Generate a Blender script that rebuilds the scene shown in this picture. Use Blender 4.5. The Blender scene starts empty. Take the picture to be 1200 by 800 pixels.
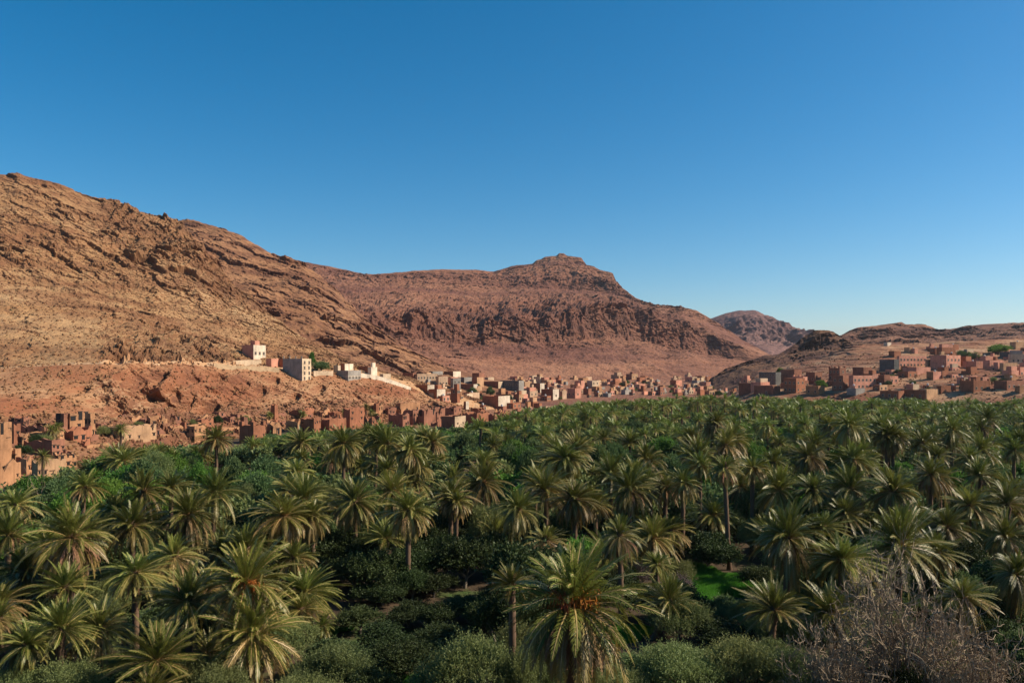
import bpy, math, random
import numpy as np

# ------------------------------------------------------------------ camera, sky, sun, exposure
SC = bpy.context.scene
COL = SC.collection
F, CX, HY, CZ = 942.0, 600.0, 430.0, 22.0      # focal length, centre column, horizon row (photo pixels), camera height
cam_d = bpy.data.cameras.new('camera')
cam = bpy.data.objects.new('camera', cam_d); COL.objects.link(cam)
cam.location = (0, 0, CZ); cam.rotation_euler = (math.radians(90), 0, 0)
cam_d.sensor_width = 36.0; cam_d.lens = F/1200*36.0; cam_d.shift_y = 30/1200
cam_d.clip_start = 0.5; cam_d.clip_end = 20000
SC.camera = cam

SUN_AZ, SUN_EL = 90.0, 36.0                     # degrees clockwise from the view direction, degrees up
W = bpy.data.worlds.new('World'); SC.world = W; W.use_nodes = True
wn, wl = W.node_tree.nodes, W.node_tree.links
bg = wn['Background']
sky = wn.new('ShaderNodeTexSky'); sky.sky_type = 'NISHITA'; sky.sun_disc = False
sky.sun_elevation = math.radians(SUN_EL); sky.sun_rotation = math.radians(SUN_AZ)
sky.altitude = 1300; sky.air_density = 1.0; sky.dust_density = 1.8; sky.ozone_density = 3.0
hs = wn.new('ShaderNodeHueSaturation'); hs.inputs['Saturation'].default_value = 1.43; hs.inputs['Hue'].default_value = .490; hs.inputs['Value'].default_value = 1.0
wl.new(sky.outputs[0], hs.inputs['Color'])
wl.new(hs.outputs[0], bg.inputs['Color'])
bg.inputs['Strength'].default_value = 0.095

sun_d = bpy.data.lights.new('sun', 'SUN'); sun = bpy.data.objects.new('sun', sun_d); COL.objects.link(sun)
sun_d.energy = 5.0; sun_d.angle = math.radians(0.53); sun_d.color = (1.0, 0.89, 0.72)
_a, _e = math.radians(SUN_AZ), math.radians(SUN_EL)
SUN = np.array([math.sin(_a)*math.cos(_e), math.cos(_a)*math.cos(_e), math.sin(_e)])
import mathutils
sun.rotation_euler = mathutils.Vector((-SUN[0], -SUN[1], -SUN[2])).to_track_quat('-Z', 'Y').to_euler()
sun.location = (300, -50, 300)

vs = SC.view_settings
SC.display_settings.display_device = 'sRGB'
vs.view_transform = 'Standard'; vs.look = 'None'; vs.exposure = 0.45; vs.gamma = 1.0; vs.use_curve_mapping = False
SC.cycles.max_bounces = 5; SC.cycles.diffuse_bounces = 3; SC.cycles.glossy_bounces = 2
SC.cycles.transmission_bounces = 4; SC.cycles.transparent_max_bounces = 6
SC.cycles.use_denoising = True
SC.cycles.caustics_reflective = False; SC.cycles.caustics_refractive = False

RNG = np.random.default_rng(7)
random.seed(7)

# ------------------------------------------------------------------ helpers
def tag(o, label=None, cat=None, group=None, kind=None):
    if label: o['label'] = label
    if cat: o['category'] = cat
    if group: o['group'] = group
    if kind: o['kind'] = kind
    return o

def mesh_np(name, V, quads=None, tris=None, mats=(), mq=None, mt=None, smooth=False):
    V = np.asarray(V, dtype=np.float32).reshape(-1, 3)
    me = bpy.data.meshes.new(name)
    q = np.zeros((0, 4), np.int32) if quads is None or len(quads) == 0 else np.asarray(quads, np.int32)
    t = np.zeros((0, 3), np.int32) if tris is None or len(tris) == 0 else np.asarray(tris, np.int32)
    nq, nt = len(q), len(t)
    me.vertices.add(len(V)); me.vertices.foreach_set('co', V.ravel())
    me.loops.add(nq*4+nt*3)
    me.loops.foreach_set('vertex_index', np.concatenate([q.ravel(), t.ravel()]).astype(np.int32))
    me.polygons.add(nq+nt)
    ls = np.concatenate([np.arange(nq)*4, nq*4+np.arange(nt)*3]).astype(np.int32)
    me.polygons.foreach_set('loop_start', ls)
    mi = np.concatenate([np.zeros(nq, np.int32) if mq is None else np.asarray(mq, np.int32),
                         np.zeros(nt, np.int32) if mt is None else np.asarray(mt, np.int32)])
    me.polygons.foreach_set('material_index', mi.astype(np.int32))
    me.polygons.foreach_set('use_smooth', np.full(nq+nt, bool(smooth)))
    for m in mats: me.materials.append(m)
    me.update(calc_edges=True); me.validate()
    return me

def put(name, me, parent=None, loc=(0, 0, 0), rot=(0, 0, 0), scale=(1, 1, 1)):
    o = bpy.data.objects.new(name, me); COL.objects.link(o)
    o.location = loc; o.rotation_euler = rot; o.scale = scale
    if parent is not None: o.parent = parent
    return o

class Geo:
    """collects quads and triangles with a material index each"""
    def __init__(s): s.v = []; s.q = []; s.t = []; s.mq = []; s.mt = []; s.n = 0
    def add(s, V, q=None, t=None, m=0):
        V = np.asarray(V, float).reshape(-1, 3)
        if q is not None and len(q):
            q = np.asarray(q, int); s.q.append(q+s.n); s.mq.append(np.full(len(q), m))
        if t is not None and len(t):
            t = np.asarray(t, int); s.t.append(t+s.n); s.mt.append(np.full(len(t), m))
        s.v.append(V); s.n += len(V)
    def add_geo(s, g, M=None, T=None):
        V, q, t, mq, mt = g.arrays()
        if M is not None: V = V @ np.asarray(M).T
        if T is not None: V = V+np.asarray(T)
        if len(q): s.q.append(q+s.n); s.mq.append(mq)
        if len(t): s.t.append(t+s.n); s.mt.append(mt)
        s.v.append(V); s.n += len(V)
    def arrays(s):
        c = lambda a, w: np.concatenate(a) if a else np.zeros((0, w), int)
        d = lambda a: np.concatenate(a) if a else np.zeros(0, int)
        return np.concatenate(s.v), c(s.q, 4), c(s.t, 3), d(s.mq), d(s.mt)
    def box(s, x0, x1, y0, y1, z0, z1, m=0, jit=0, rng=None):
        V = np.array([[x, y, z] for z in (z0, z1) for y in (y0, y1) for x in (x0, x1)], float)
        if jit: V += rng.uniform(-jit, jit, V.shape)
        s.add(V, [[0, 2, 3, 1], [4, 5, 7, 6], [0, 1, 5, 4], [2, 6, 7, 3], [0, 4, 6, 2], [1, 3, 7, 5]], m=m)
    def tube(s, P, R, n=6, m=0, cap=True):
        P = np.asarray(P, float); R = np.asarray(R, float); k = len(P)
        T = np.gradient(P, axis=0); T /= np.linalg.norm(T, axis=1)[:, None]+1e-9
        ref = np.array([0.0, 0, 1]) if abs(T[0, 2]) < .9 else np.array([1.0, 0, 0])
        A = np.cross(T, ref); A /= np.linalg.norm(A, axis=1)[:, None]+1e-9
        B = np.cross(T, A)
        an = np.arange(n)*2*np.pi/n
        V = P[:, None]+R[:, None, None]*(np.cos(an)[None, :, None]*A[:, None]+np.sin(an)[None, :, None]*B[:, None])
        i = np.arange(k-1)[:, None]*n; j = np.arange(n)[None]; j2 = (j+1) % n
        q = np.stack([i+j, i+j2, i+n+j2, i+n+j], -1).reshape(-1, 4)
        V = V.reshape(-1, 3)
        t = None
        if cap:
            V = np.concatenate([V, P[-1:]]); b = (k-1)*n
            t = [[b+a, b+(a+1) % n, k*n] for a in range(n)]
        s.add(V, q, t, m)
    def mesh(s, name, mats, smooth=False):
        V, q, t, mq, mt = s.arrays()
        return mesh_np(name, V, q, t, mats, mq, mt, smooth)

# value noise in numpy -------------------------------------------------------------------------
_G = np.random.default_rng(3).normal(size=(4096, 3)); _G /= np.linalg.norm(_G, axis=1)[:, None]
def perlin(P, seed=0):
    Pi = np.floor(P).astype(np.int64); f = P-Pi
    u = f*f*f*(f*(f*6-15)+10); out = 0.0
    for dx in (0, 1):
        for dy in (0, 1):
            for dz in (0, 1):
                h = (Pi[:, 0]+dx)*73856093 ^ (Pi[:, 1]+dy)*19349663 ^ (Pi[:, 2]+dz)*83492791 ^ (seed*2654435)
                h = (h ^ (h >> 13))*1274126177; h = (h ^ (h >> 16)) & 4095
                g = _G[h]
                d = g[:, 0]*(f[:, 0]-dx)+g[:, 1]*(f[:, 1]-dy)+g[:, 2]*(f[:, 2]-dz)
                w = (u[:, 0] if dx else 1-u[:, 0])*(u[:, 1] if dy else 1-u[:, 1])*(u[:, 2] if dz else 1-u[:, 2])
                out = out+w*d
    return out*1.5
def fbm(P, octv=4, seed=0, gain=.5):
    a, r = 1.0, 0.0
    for i in range(octv):
        r = r+a*perlin(P*2.03**i, seed+i*17); a *= gain
    return r
def ridged(P, octv=4, seed=0, gain=.5):
    a, r = 1.0, 0.0
    for i in range(octv):
        r = r+a*(1-2*np.abs(perlin(P*2.07**i, seed+i*13))); a *= gain
    return r*0.5
def sstep(a, b, x):
    t = np.clip((x-a)/(b-a), 0, 1); return t*t*(3-2*t)

# materials -------------------------------------------------------------------------------------
class NT:
    def __init__(s, name):
        s.m = bpy.data.materials.new(name); s.m.use_nodes = True
        s.n = s.m.node_tree.nodes; s.l = s.m.node_tree.links
        s.b = s.n['Principled BSDF']; s.out = s.n['Material Output']
        s.b.inputs['Roughness'].default_value = .9; s.b.inputs['Specular IOR Level'].default_value = .2
    def node(s, t, **kw):
        n = s.n.new(t)
        for k, v in kw.items(): setattr(n, k, v)
        return n
    def coords(s, kind='Object', scale=(1, 1, 1), rot=(0, 0, 0)):
        tc = s.node('ShaderNodeTexCoord'); mp = s.node('ShaderNodeMapping')
        mp.inputs['Scale'].default_value = scale; mp.inputs['Rotation'].default_value = rot
        s.l.new(tc.outputs[kind], mp.inputs['Vector']); return mp.outputs['Vector']
    def noise(s, vec, scale, detail=4, rough=.55, dist=0):
        n = s.node('ShaderNodeTexNoise'); n.inputs['Scale'].default_value = scale
        n.inputs['Detail'].default_value = detail; n.inputs['Roughness'].default_value = rough
        n.inputs['Distortion'].default_value = dist
        s.l.new(vec, n.inputs['Vector']); return n.outputs['Fac']
    def ramp(s, fac, stops):
        r = s.node('ShaderNodeValToRGB'); e = r.color_ramp.elements
        while len(e) < len(stops): e.new(.5)
        for el, (p, c) in zip(e, stops):
            el.position = p; el.color = (*c, 1) if len(c) == 3 else c
        s.l.new(fac, r.inputs['Fac']); return r.outputs['Color']
    def mix(s, fac, a, b, mode='MIX'):
        m = s.node('ShaderNodeMix', data_type='RGBA', blend_type=mode)
        if isinstance(fac, (int, float)): m.inputs[0].default_value = fac
        else: s.l.new(fac, m.inputs[0])
        for sock, v in ((m.inputs[6], a), (m.inputs[7], b)):
            if isinstance(v, tuple): sock.default_value = (*v, 1)
            else: s.l.new(v, sock)
        return m.outputs[2]
    def math(s, op, a, b=0.0, clamp=False):
        m = s.node('ShaderNodeMath', operation=op, use_clamp=clamp)
        for sock, v in ((m.inputs[0], a), (m.inputs[1], b)):
            if isinstance(v, (int, float)): sock.default_value = v
            else: s.l.new(v, sock)
        return m.outputs[0]
    def remap(s, v, a, b, c=0.0, d=1.0):
        m = s.node('ShaderNodeMapRange'); s.l.new(v, m.inputs[0])
        for i, x in enumerate((a, b, c, d)): m.inputs[i+1].default_value = x
        return m.outputs[0]
    def bump(s, h, strength, dist):
        b = s.node('ShaderNodeBump'); b.inputs['Strength'].default_value = strength; b.inputs['Distance'].default_value = dist
        s.l.new(h, b.inputs['Height']); s.l.new(b.outputs[0], s.b.inputs['Normal'])
    def color(s, c):
        if isinstance(c, tuple): s.b.inputs['Base Color'].default_value = (*c, 1)
        else: s.l.new(c, s.b.inputs['Base Color'])
        return s.m

def terrain_mat(name, talus, pale, rock, dark, big=.012, med=.09, fine=.9, strata=(.02, .02, .12), srot=(0, .5, 0), slope=(.80, .60), bumpd=.6, green=0):
    t = NT(name); v = t.coords()
    n1 = t.noise(v, big, 6, .6, .6); n2 = t.noise(v, med, 6, .65); n3 = t.noise(v, fine, 5, .7)
    sv = t.coords('Object', strata, srot); n4 = t.noise(sv, 1.0, 5, .6, .4)
    c = t.ramp(n1, [(.30, talus), (.52, tuple(.5*(a+b) for a, b in zip(talus, pale))), (.70, pale)])
    c = t.mix(t.remap(n4, .42, .62), c, rock)
    c = t.mix(t.remap(n2, .50, .68, 0, .55), c, rock)
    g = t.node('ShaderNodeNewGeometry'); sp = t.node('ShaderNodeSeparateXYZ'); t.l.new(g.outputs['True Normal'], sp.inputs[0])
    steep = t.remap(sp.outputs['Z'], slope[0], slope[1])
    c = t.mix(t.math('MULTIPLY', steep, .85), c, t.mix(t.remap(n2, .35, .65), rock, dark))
    c = t.mix(t.remap(n3, .58, .68, 0, .6), c, dark)
    c = t.mix(t.remap(n3, .40, .30, 0, .5), c, pale)
    if green: c = t.mix(t.math('MULTIPLY', t.remap(t.noise(v, .5, 4, .7), .60, .68), green), c, (.10, .11, .04))
    t.color(c); t.bump(n3, .8, bumpd)
    return t.m
# ------------------------------------------------------------------ terrain
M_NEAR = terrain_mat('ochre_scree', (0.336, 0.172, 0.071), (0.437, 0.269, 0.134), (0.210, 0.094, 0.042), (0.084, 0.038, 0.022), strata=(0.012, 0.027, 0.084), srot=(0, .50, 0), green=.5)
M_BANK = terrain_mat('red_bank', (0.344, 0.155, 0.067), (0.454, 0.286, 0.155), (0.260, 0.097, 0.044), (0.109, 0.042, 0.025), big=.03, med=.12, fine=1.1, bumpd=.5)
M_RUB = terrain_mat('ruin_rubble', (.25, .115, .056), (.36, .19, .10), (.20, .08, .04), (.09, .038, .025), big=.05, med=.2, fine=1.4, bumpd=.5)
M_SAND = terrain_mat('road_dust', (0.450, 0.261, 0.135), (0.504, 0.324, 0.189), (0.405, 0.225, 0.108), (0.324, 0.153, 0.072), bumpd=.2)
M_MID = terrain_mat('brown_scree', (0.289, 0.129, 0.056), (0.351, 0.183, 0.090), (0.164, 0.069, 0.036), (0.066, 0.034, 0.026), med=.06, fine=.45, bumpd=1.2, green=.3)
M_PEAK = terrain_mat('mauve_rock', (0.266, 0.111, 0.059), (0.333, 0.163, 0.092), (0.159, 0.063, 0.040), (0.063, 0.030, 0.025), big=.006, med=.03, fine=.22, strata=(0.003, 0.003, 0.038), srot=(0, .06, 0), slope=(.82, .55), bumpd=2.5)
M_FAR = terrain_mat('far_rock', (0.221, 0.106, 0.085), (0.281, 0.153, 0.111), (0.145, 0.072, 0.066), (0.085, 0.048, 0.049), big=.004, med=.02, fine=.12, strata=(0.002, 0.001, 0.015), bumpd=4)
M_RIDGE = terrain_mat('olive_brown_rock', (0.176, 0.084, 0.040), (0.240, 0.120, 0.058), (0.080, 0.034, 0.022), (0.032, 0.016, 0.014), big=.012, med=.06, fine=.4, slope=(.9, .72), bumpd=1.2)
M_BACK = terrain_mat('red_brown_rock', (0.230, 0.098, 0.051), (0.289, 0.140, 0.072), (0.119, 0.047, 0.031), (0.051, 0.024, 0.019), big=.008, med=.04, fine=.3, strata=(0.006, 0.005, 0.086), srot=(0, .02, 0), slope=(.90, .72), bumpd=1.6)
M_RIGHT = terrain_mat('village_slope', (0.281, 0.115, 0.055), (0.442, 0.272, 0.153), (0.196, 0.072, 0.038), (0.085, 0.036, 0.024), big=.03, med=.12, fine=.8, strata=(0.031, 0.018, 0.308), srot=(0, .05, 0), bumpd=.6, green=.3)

def L(*pts): return ('y', pts)
def LZ(*pts): return ('z', pts)

class Terrain:
    def __init__(s, px0, px1, lines):
        s.lines = lines; s.px0, s.px1 = px0, px1
    def sample(s, px, smooth=0):
        px = np.asarray(px, float); Ys, Zs = [], []
        for kind, pts in s.lines:
            a = np.array(pts, float)
            def itp(col):
                if not smooth: return np.interp(px, a[:, 0], col)
                k = np.linspace(-1.6, 1.6, 9); w = np.exp(-k*k); w /= w.sum()
                return sum(wi*np.interp(px+ki*smooth, a[:, 0], col) for wi, ki in zip(w, k))
            Y = itp(a[:, 2]); c = itp(a[:, 1])
            Z = c if kind == 'z' else CZ-(c-HY)/F*Y
            Ys.append(Y); Zs.append(Z)
        return np.array(Ys), np.array(Zs)
    def hit(s, px, y):
        """where the sight line through photo pixel (px, y) first meets the slope"""
        Ys, Zs = s.sample([px]); Ys, Zs = Ys[:, 0], Zs[:, 0]
        yy = np.linspace(Ys[0], Ys[-1], 4000); zz = np.interp(yy, Ys, Zs)
        r = CZ-(y-HY)/F*yy; k = np.nonzero(zz >= r)[0]
        Y = yy[k[0]] if len(k) else Ys[0]
        if y > HY+8: Y = min(Y, CZ*F/(y-HY))                    # or the valley floor, if it comes first
        return (px-CX)/F*Y, Y, CZ-(y-HY)/F*Y
    def z_at(s, px, Y):
        Ys, Zs = s.sample([px]); return float(np.interp(Y, Ys[:, 0], Zs[:, 0]))
    def build(s, name, mats, n, amp, disp, segmat=None, step=1.0, smooth=5, soft=0):
        px = np.arange(s.px0, s.px1+step, step); Ys, Zs = s.sample(px, smooth)
        RY, RZ, RA, RM = [], [], [], []
        for i in range(len(Ys)-1):
            for k in range(n[i]):
                t = k/n[i]
                RY.append(Ys[i]*(1-t)+Ys[i+1]*t); RZ.append(Zs[i]*(1-t)+Zs[i+1]*t)
                RA.append(amp[i]*(1-t)+amp[i+1]*t); RM.append(segmat[i] if segmat else 0)
        RY.append(Ys[-1]); RZ.append(Zs[-1]); RA.append(amp[-1])
        RY, RZ, RA = np.array(RY), np.array(RZ), np.array(RA)
        for _ in range(soft):
            Q = RZ.copy(); Q[1:-1] = .25*RZ[:-2]+.5*RZ[1:-1]+.25*RZ[2:]; RZ = Q
        X = (px-CX)/F*RY
        P = np.stack([X, RY, RZ], -1); sh = P.shape[:2]
        D = disp(P.reshape(-1, 3), np.repeat(RA, sh[1])).reshape(sh+(3,))
        P = P+D
        r, c = sh
        i = np.arange(r-1)[:, None]*c; j = np.arange(c-1)[None]
        q = np.stack([i+j, i+j+1, i+c+j+1, i+c+j], -1).reshape(-1, 4)
        me = mesh_np(name, P.reshape(-1, 3), q, mats=mats, mq=np.repeat(RM, c-1), smooth=False)
        o = put(name, me); tag(o, kind='structure')
        s.P = P
        return o

T_NEAR = Terrain(-260, 600, [
    LZ((-260, -1, 150), (0, -1, 152), (60, -1, 158), (100, -1, 172), (200, -1, 210), (300, -1, 258), (400, -1, 300), (480, -1, 330), (560, -1, 372), (600, -1, 385)),
    L((-260, 487, 185), (0, 490, 200), (100, 488, 222), (200, 484, 250), (250, 481, 268), (300, 478, 290), (350, 474, 305), (400, 472, 322), (450, 472, 340), (500, 474, 360), (540, 479, 385), (575, 487, 392), (600, 492, 398)),
    L((-260, 434, 228), (0, 432, 245), (60, 429, 250), (120, 426.5, 256), (200, 427, 277), (250, 429, 300), (300, 431, 318), (350, 434, 336), (400, 437, 352), (425, 439.5, 360), (450, 444.5, 368), (470, 450, 378), (485, 456, 384), (500, 462, 390), (530, 471, 398), (560, 480, 406), (580, 488, 411), (600, 493, 415)),
    L((-260, 433, 243), (0, 431.5, 260), (60, 428, 266), (120, 425.5, 272), (200, 426, 292), (250, 427, 316), (300, 428, 335), (350, 431, 354), (400, 434.5, 370), (425, 437, 376), (450, 441.5, 384), (470, 446, 392), (485, 450, 398), (500, 455, 402), (530, 463, 412), (560, 474, 420), (580, 482, 422), (600, 490, 425)),
    L((-260, 300, 380), (0, 332, 400), (100, 348, 415), (200, 368, 430), (300, 396, 440), (350, 409, 442), (400, 423, 440), (430, 434, 436), (470, 445, 430), (560, 471, 440), (600, 484, 445)),
    L((-260, 160, 520), (-130, 180, 530), (0, 204, 540), (20, 205, 541), (50, 212, 545), (75, 220, 547), (100, 231, 550), (140, 240, 555), (175, 250, 560), (200, 256, 560), (215, 262, 557), (240, 292, 545), (270, 330, 530), (300, 356, 515), (340, 387, 500), (400, 421, 480), (450, 441, 465), (560, 469, 470), (600, 482, 470)),
    LZ((-260, 90, 700), (0, 80, 720), (200, 70, 700), (300, 35, 640), (400, 12, 600), (600, -12, 560)),
])
def ledges(P, k, scales, seed, wl=30.0):
    """tilted rock beds: each bed overhangs the one below it; broken up along its length"""
    s = k*P[:, 0]+math.sqrt(1-k*k)*P[:, 2]+.12*P[:, 1]; u = math.sqrt(1-k*k)*P[:, 0]-k*P[:, 2]; w = P[:, 1]
    out = 0
    for i, (lam, amp, lo, hi) in enumerate(scales):
        mk = sstep(lo, hi, fbm(np.stack([u/(lam*4.2), s/(lam*1.5), w/(lam*3)], -1), 4, seed+i*7, .6))
        wp = .55*fbm(np.stack([u/(lam*2.2), s/(lam*1.4), w/(lam*2)], -1), 5, seed+3+i*11, .6)
        f = np.mod(s/lam+wp, 1.0); out = out+amp*mk*((1-f)*sstep(0, .07, f)-.35)
    return out
def disp_near(P, A):
    bank = sstep(.3, .0, A-.0)*0
    led = ledges(P, .50, ((30, 5.2, .12, .55), (13, 3.6, -.05, .4), (6.5, 2.1, -.2, .25), (3.2, 1.1, -.3, .2), (1.7, .55, -.3, .2)), 5)
    up = np.clip((A-.12)/.68, 0, 1)
    gx = (P[:, 0]/P[:, 1])*F+CX                                   # runs along the hill
    gul = ridged(np.stack([P[:, 0]/9, P[:, 1]/26, P[:, 2]/30], -1), 4, 31)
    redc = sstep(105, 140, gx)*sstep(330, 230, gx)                # the gullied red bluffs above the old village
    hi = .38+.62*sstep(48, 105, P[:, 2]+14*fbm(P/60, 3, 29))
    d = up*(2.6*fbm(P/45, 5, 21)+led*hi+1.0*ridged(P/9, 3, 33)+.55*ridged(P/3.4, 2, 44))
    low = np.clip(A/.2, 0, 1)*(1-up); calm = np.clip(.45+redc+sstep(210, 280, gx), .45, 1)
    d = d+low*calm*(2.4*fbm(P/18, 4, 51)+(1.5+6.5*redc)*(gul-.55)+.75*led*(.5+redc)+.9*ridged(P/5.5, 3, 53)+.5*ridged(P/2, 2, 55))
    N = np.array([.38, -.52, .76]); D = d[:, None]*N
    for px, y, r, dp in ALCOVES:                                  # hollows washed out of the earth bank
        c = np.array(T_NEAR.hit(px, y)); q = (P-c)/np.array([r*.8, r*2.2, r])
        D = D+(dp*np.exp(-np.sum(q*q, 1)**1.5))[:, None]*np.array([.15, 1, -.25])
    return D
ALCOVES = [(157, 458, 2.6, 5), (168, 463, 2.6, 6), (174, 472, 3.2, 8), (184, 478, 2.8, 6), (196, 462, 2.4, 5), (207, 473, 3.2, 7), (216, 466, 2.2, 4), (140, 487, 2.8, 5), (128, 480, 2.2, 4), (242, 479, 3.0, 6),
           (250, 446, 3.0, 4), (222, 445, 2.4, 4), (160, 446, 2.2, 4), (184, 443, 2.4, 4), (266, 455, 2.6, 5), (283, 450, 2.4, 4), (301, 459, 2.6, 5), (318, 448, 2.4, 4), (341, 467, 2.8, 5), (372, 458, 2.6, 4), (225, 424, 2.6, 4), (60, 470, 2.0, 3), (18, 478, 2.0, 3), (112, 472, 2.2, 4), (90, 458, 2.2, 3)]
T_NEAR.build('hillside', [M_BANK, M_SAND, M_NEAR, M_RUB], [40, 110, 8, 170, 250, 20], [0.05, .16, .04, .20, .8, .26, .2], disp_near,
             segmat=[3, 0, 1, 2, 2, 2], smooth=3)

T_MID = Terrain(100, 640, [
    LZ((100, 8, 470), (400, 12, 465), (440, 5, 450), (480, -3, 445), (560, -4, 435), (640, -6, 430)),
    L((100, 380, 600), (213, 370, 620), (300, 375, 600), (400, 402, 570), (480, 429, 580), (560, 444, 600), (610, 450, 620), (640, 464, 640)),
    L((100, 262, 820), (205, 258.5, 820), (222, 258, 818), (235, 261, 815), (260, 268.5, 810), (290, 282, 805), (320, 295.5, 800), (352, 306.5, 790), (370, 320, 780), (400, 348, 760), (440, 386, 730), (480, 411, 700), (520, 430, 690), (560, 441, 690), (610, 447, 700), (640, 462, 700)),
    LZ((100, 90, 1000), (350, 70, 1000), (480, 10, 900), (640, -9, 850)),
])
def disp_mid(P, A):
    led = ledges(P, .42, ((40, 10, -.05, .45), (18, 5.5, -.1, .35), (8, 2.6, -.15, .3), (4, 1.2, -.2, .3)), 65)
    A = A*sstep(600, 450, (P[:, 0]/P[:, 1])*F+CX)
    d = A*(6*fbm(P/70, 5, 71)+1.25*led+1.6*ridged(P/12, 3, 74)+.8*ridged(P/5, 2, 77))
    return d[:, None]*np.array([.40, -.5, .77])
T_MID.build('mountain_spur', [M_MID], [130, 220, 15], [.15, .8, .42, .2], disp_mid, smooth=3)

T_PEAK = Terrain(270, 980, [
    LZ((270, -1, 400), (500, -1, 405), (550, -1, 415), (700, -1, 430), (800, -1, 440), (980, -1, 440)),
    L((270, 446, 600), (500, 447, 640), (600, 447, 720), (700, 445, 800), (800, 443, 880), (900, 440, 950), (980, 436, 1000)),
    L((270, 400, 880), (400, 402, 880), (440, 404, 905), (480, 400, 950), (520, 402, 985), (560, 404, 1020), (600, 402, 1050), (640, 407, 1080), (670, 402, 1115), (700, 398, 1150), (730, 400, 1180), (760, 402, 1200), (780, 412, 1210), (800, 410, 1225), (830, 416, 1240), (900, 427, 1200), (980, 432, 1200)),
    L((270, 372, 904), (400, 374, 904), (440, 378, 929), (480, 372, 974), (520, 378, 1009), (560, 378, 1044), (600, 372, 1074), (640, 372, 1104), (670, 366, 1139), (700, 361, 1174), (730, 361, 1204), (760, 365, 1224), (780, 382, 1234), (800, 380, 1249), (830, 392, 1264), (900, 422, 1224), (980, 429, 1224)),
    L((270, 335, 1300), (400, 345, 1250), (480, 341, 1300), (560, 344, 1400), (620, 339, 1500), (655, 338, 1550), (690, 340, 1550), (720, 346, 1530), (760, 361, 1450), (800, 368, 1400), (830, 380, 1400), (900, 418, 1330), (980, 430, 1300)),
    L((270, 306, 1550), (352, 312, 1540), (437, 326, 1540), (520, 325, 1580), (560, 327, 1600), (590, 329, 1600), (605, 330, 1570), (625, 331, 1545), (650, 328, 1590), (690, 328, 1590), (712, 333, 1575), (728, 342, 1560), (745, 351, 1530), (765, 360, 1500), (800, 364, 1470), (830, 375, 1440), (900, 416, 1350), (980, 429, 1320)),
    L((270, 304, 1580), (437, 324.5, 1580), (520, 318.5, 1680), (578, 323, 1775), (600, 318, 1775), (628, 312, 1775), (645, 307, 1775), (665, 305.5, 1765), (684, 312, 1745), (700, 322, 1705), (718, 328, 1675), (728, 343, 1630), (745, 353, 1580), (765, 361, 1540), (800, 364, 1500), (830, 375.5, 1460), (860, 398, 1410), (900, 417, 1360), (980, 430, 1320)),
    L((270, 300, 1600), (350, 306, 1600), (385, 312, 1600), (425, 320.5, 1600), (437, 321.5, 1600), (480, 317.5, 1650), (520, 315.5, 1700), (560, 317, 1750), (578, 319, 1800), (588, 316, 1800), (600, 312, 1800), (612, 311, 1800), (624, 309.5, 1800), (628, 305.5, 1800), (634, 304, 1800), (638, 301.5, 1800), (645, 300.5, 1800), (652, 300, 1800), (655, 297, 1800), (661, 297, 1800), (664, 300, 1800), (676, 301.5, 1780), (681, 302, 1775), (683.5, 306, 1770), (687, 311, 1750), (695, 312.5, 1740), (703, 317, 1725), (712, 318.5, 1710), (718, 320.5, 1700), (720, 326, 1690), (723, 333, 1675), (729, 338, 1650), (745, 349, 1600), (765, 357.5, 1560), (785, 361, 1540), (800, 360.5, 1520), (815, 364, 1500), (830, 372.5, 1480), (860, 396, 1430), (900, 415, 1380), (980, 428, 1340)),
    LZ((270, 160, 2000), (660, 150, 2250), (800, 80, 1900), (980, 10, 1600)),
])
def disp_peak(P, A):
    A = A*(.3+.7*sstep(900, 770, (P[:, 0]/P[:, 1])*F+CX))
    V = np.stack([P[:, 0]/34, P[:, 1]/75, P[:, 2]/130], -1)
    fl = ridged(V, 5, 81, .6)                                     # gullies and flutes that run down the slope
    led = ledges(P, .10, ((60, 7, -.1, .5), (26, 7, -.15, .35), (11, 4.4, -.25, .25), (6, 2.4, -.3, .2)), 91)
    d = A*(12*fbm(P/160, 5, 86)+23*(fl-.4)*(.25+.75*np.clip(A, 0, 1))+led+3.2*ridged(P/20, 4, 99))
    d = np.clip(d, -60, 45)
    return d[:, None]*np.array([.20, -.36, .36])
T_PEAK.build('mountain', [M_PEAK], [40, 110, 90, 70, 100, 60, 60, 16, 10], [.0, .42, .85, 1.25, .65, 1.05, .75, .25, .3], disp_peak, smooth=.7)

T_FAR = Terrain(740, 1080, [
    LZ((740, 8, 1250), (1080, 8, 1250)),
    L((740, 421, 1700), (830, 418, 1700), (900, 414, 1700), (1080, 416, 1700)),
    L((740, 410, 2000), (840, 402, 2000), (860, 393, 2000), (900, 394, 2000), (930, 401, 2000), (1080, 412, 2000)),
    L((740, 406, 2060), (840, 392, 2060), (860, 382, 2060), (900, 384, 2060), (930, 395, 2060), (1080, 409, 2060)),
    L((740, 400, 2300), (800, 386, 2300), (830, 375, 2300), (842, 370, 2300), (852, 366.5, 2300), (866, 364, 2300), (884, 363.5, 2300), (890, 366, 2300), (900, 372, 2300), (920, 381, 2300), (932, 387, 2300), (945, 390.5, 2300), (955, 393, 2300), (1000, 402, 2300), (1080, 407, 2300)),
    LZ((740, 40, 2700), (1080, 30, 2700)),
])
def disp_far(P, A):
    fl = ridged(np.stack([P[:, 0]/60, P[:, 1]/120, P[:, 2]/200], -1), 4, 111)
    d = A*(14*fbm(P/220, 5, 116)+16*fl+5*fbm(P/25, 3, 118))
    return d[:, None]*np.array([.3, -.5, .6])*.6
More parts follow.
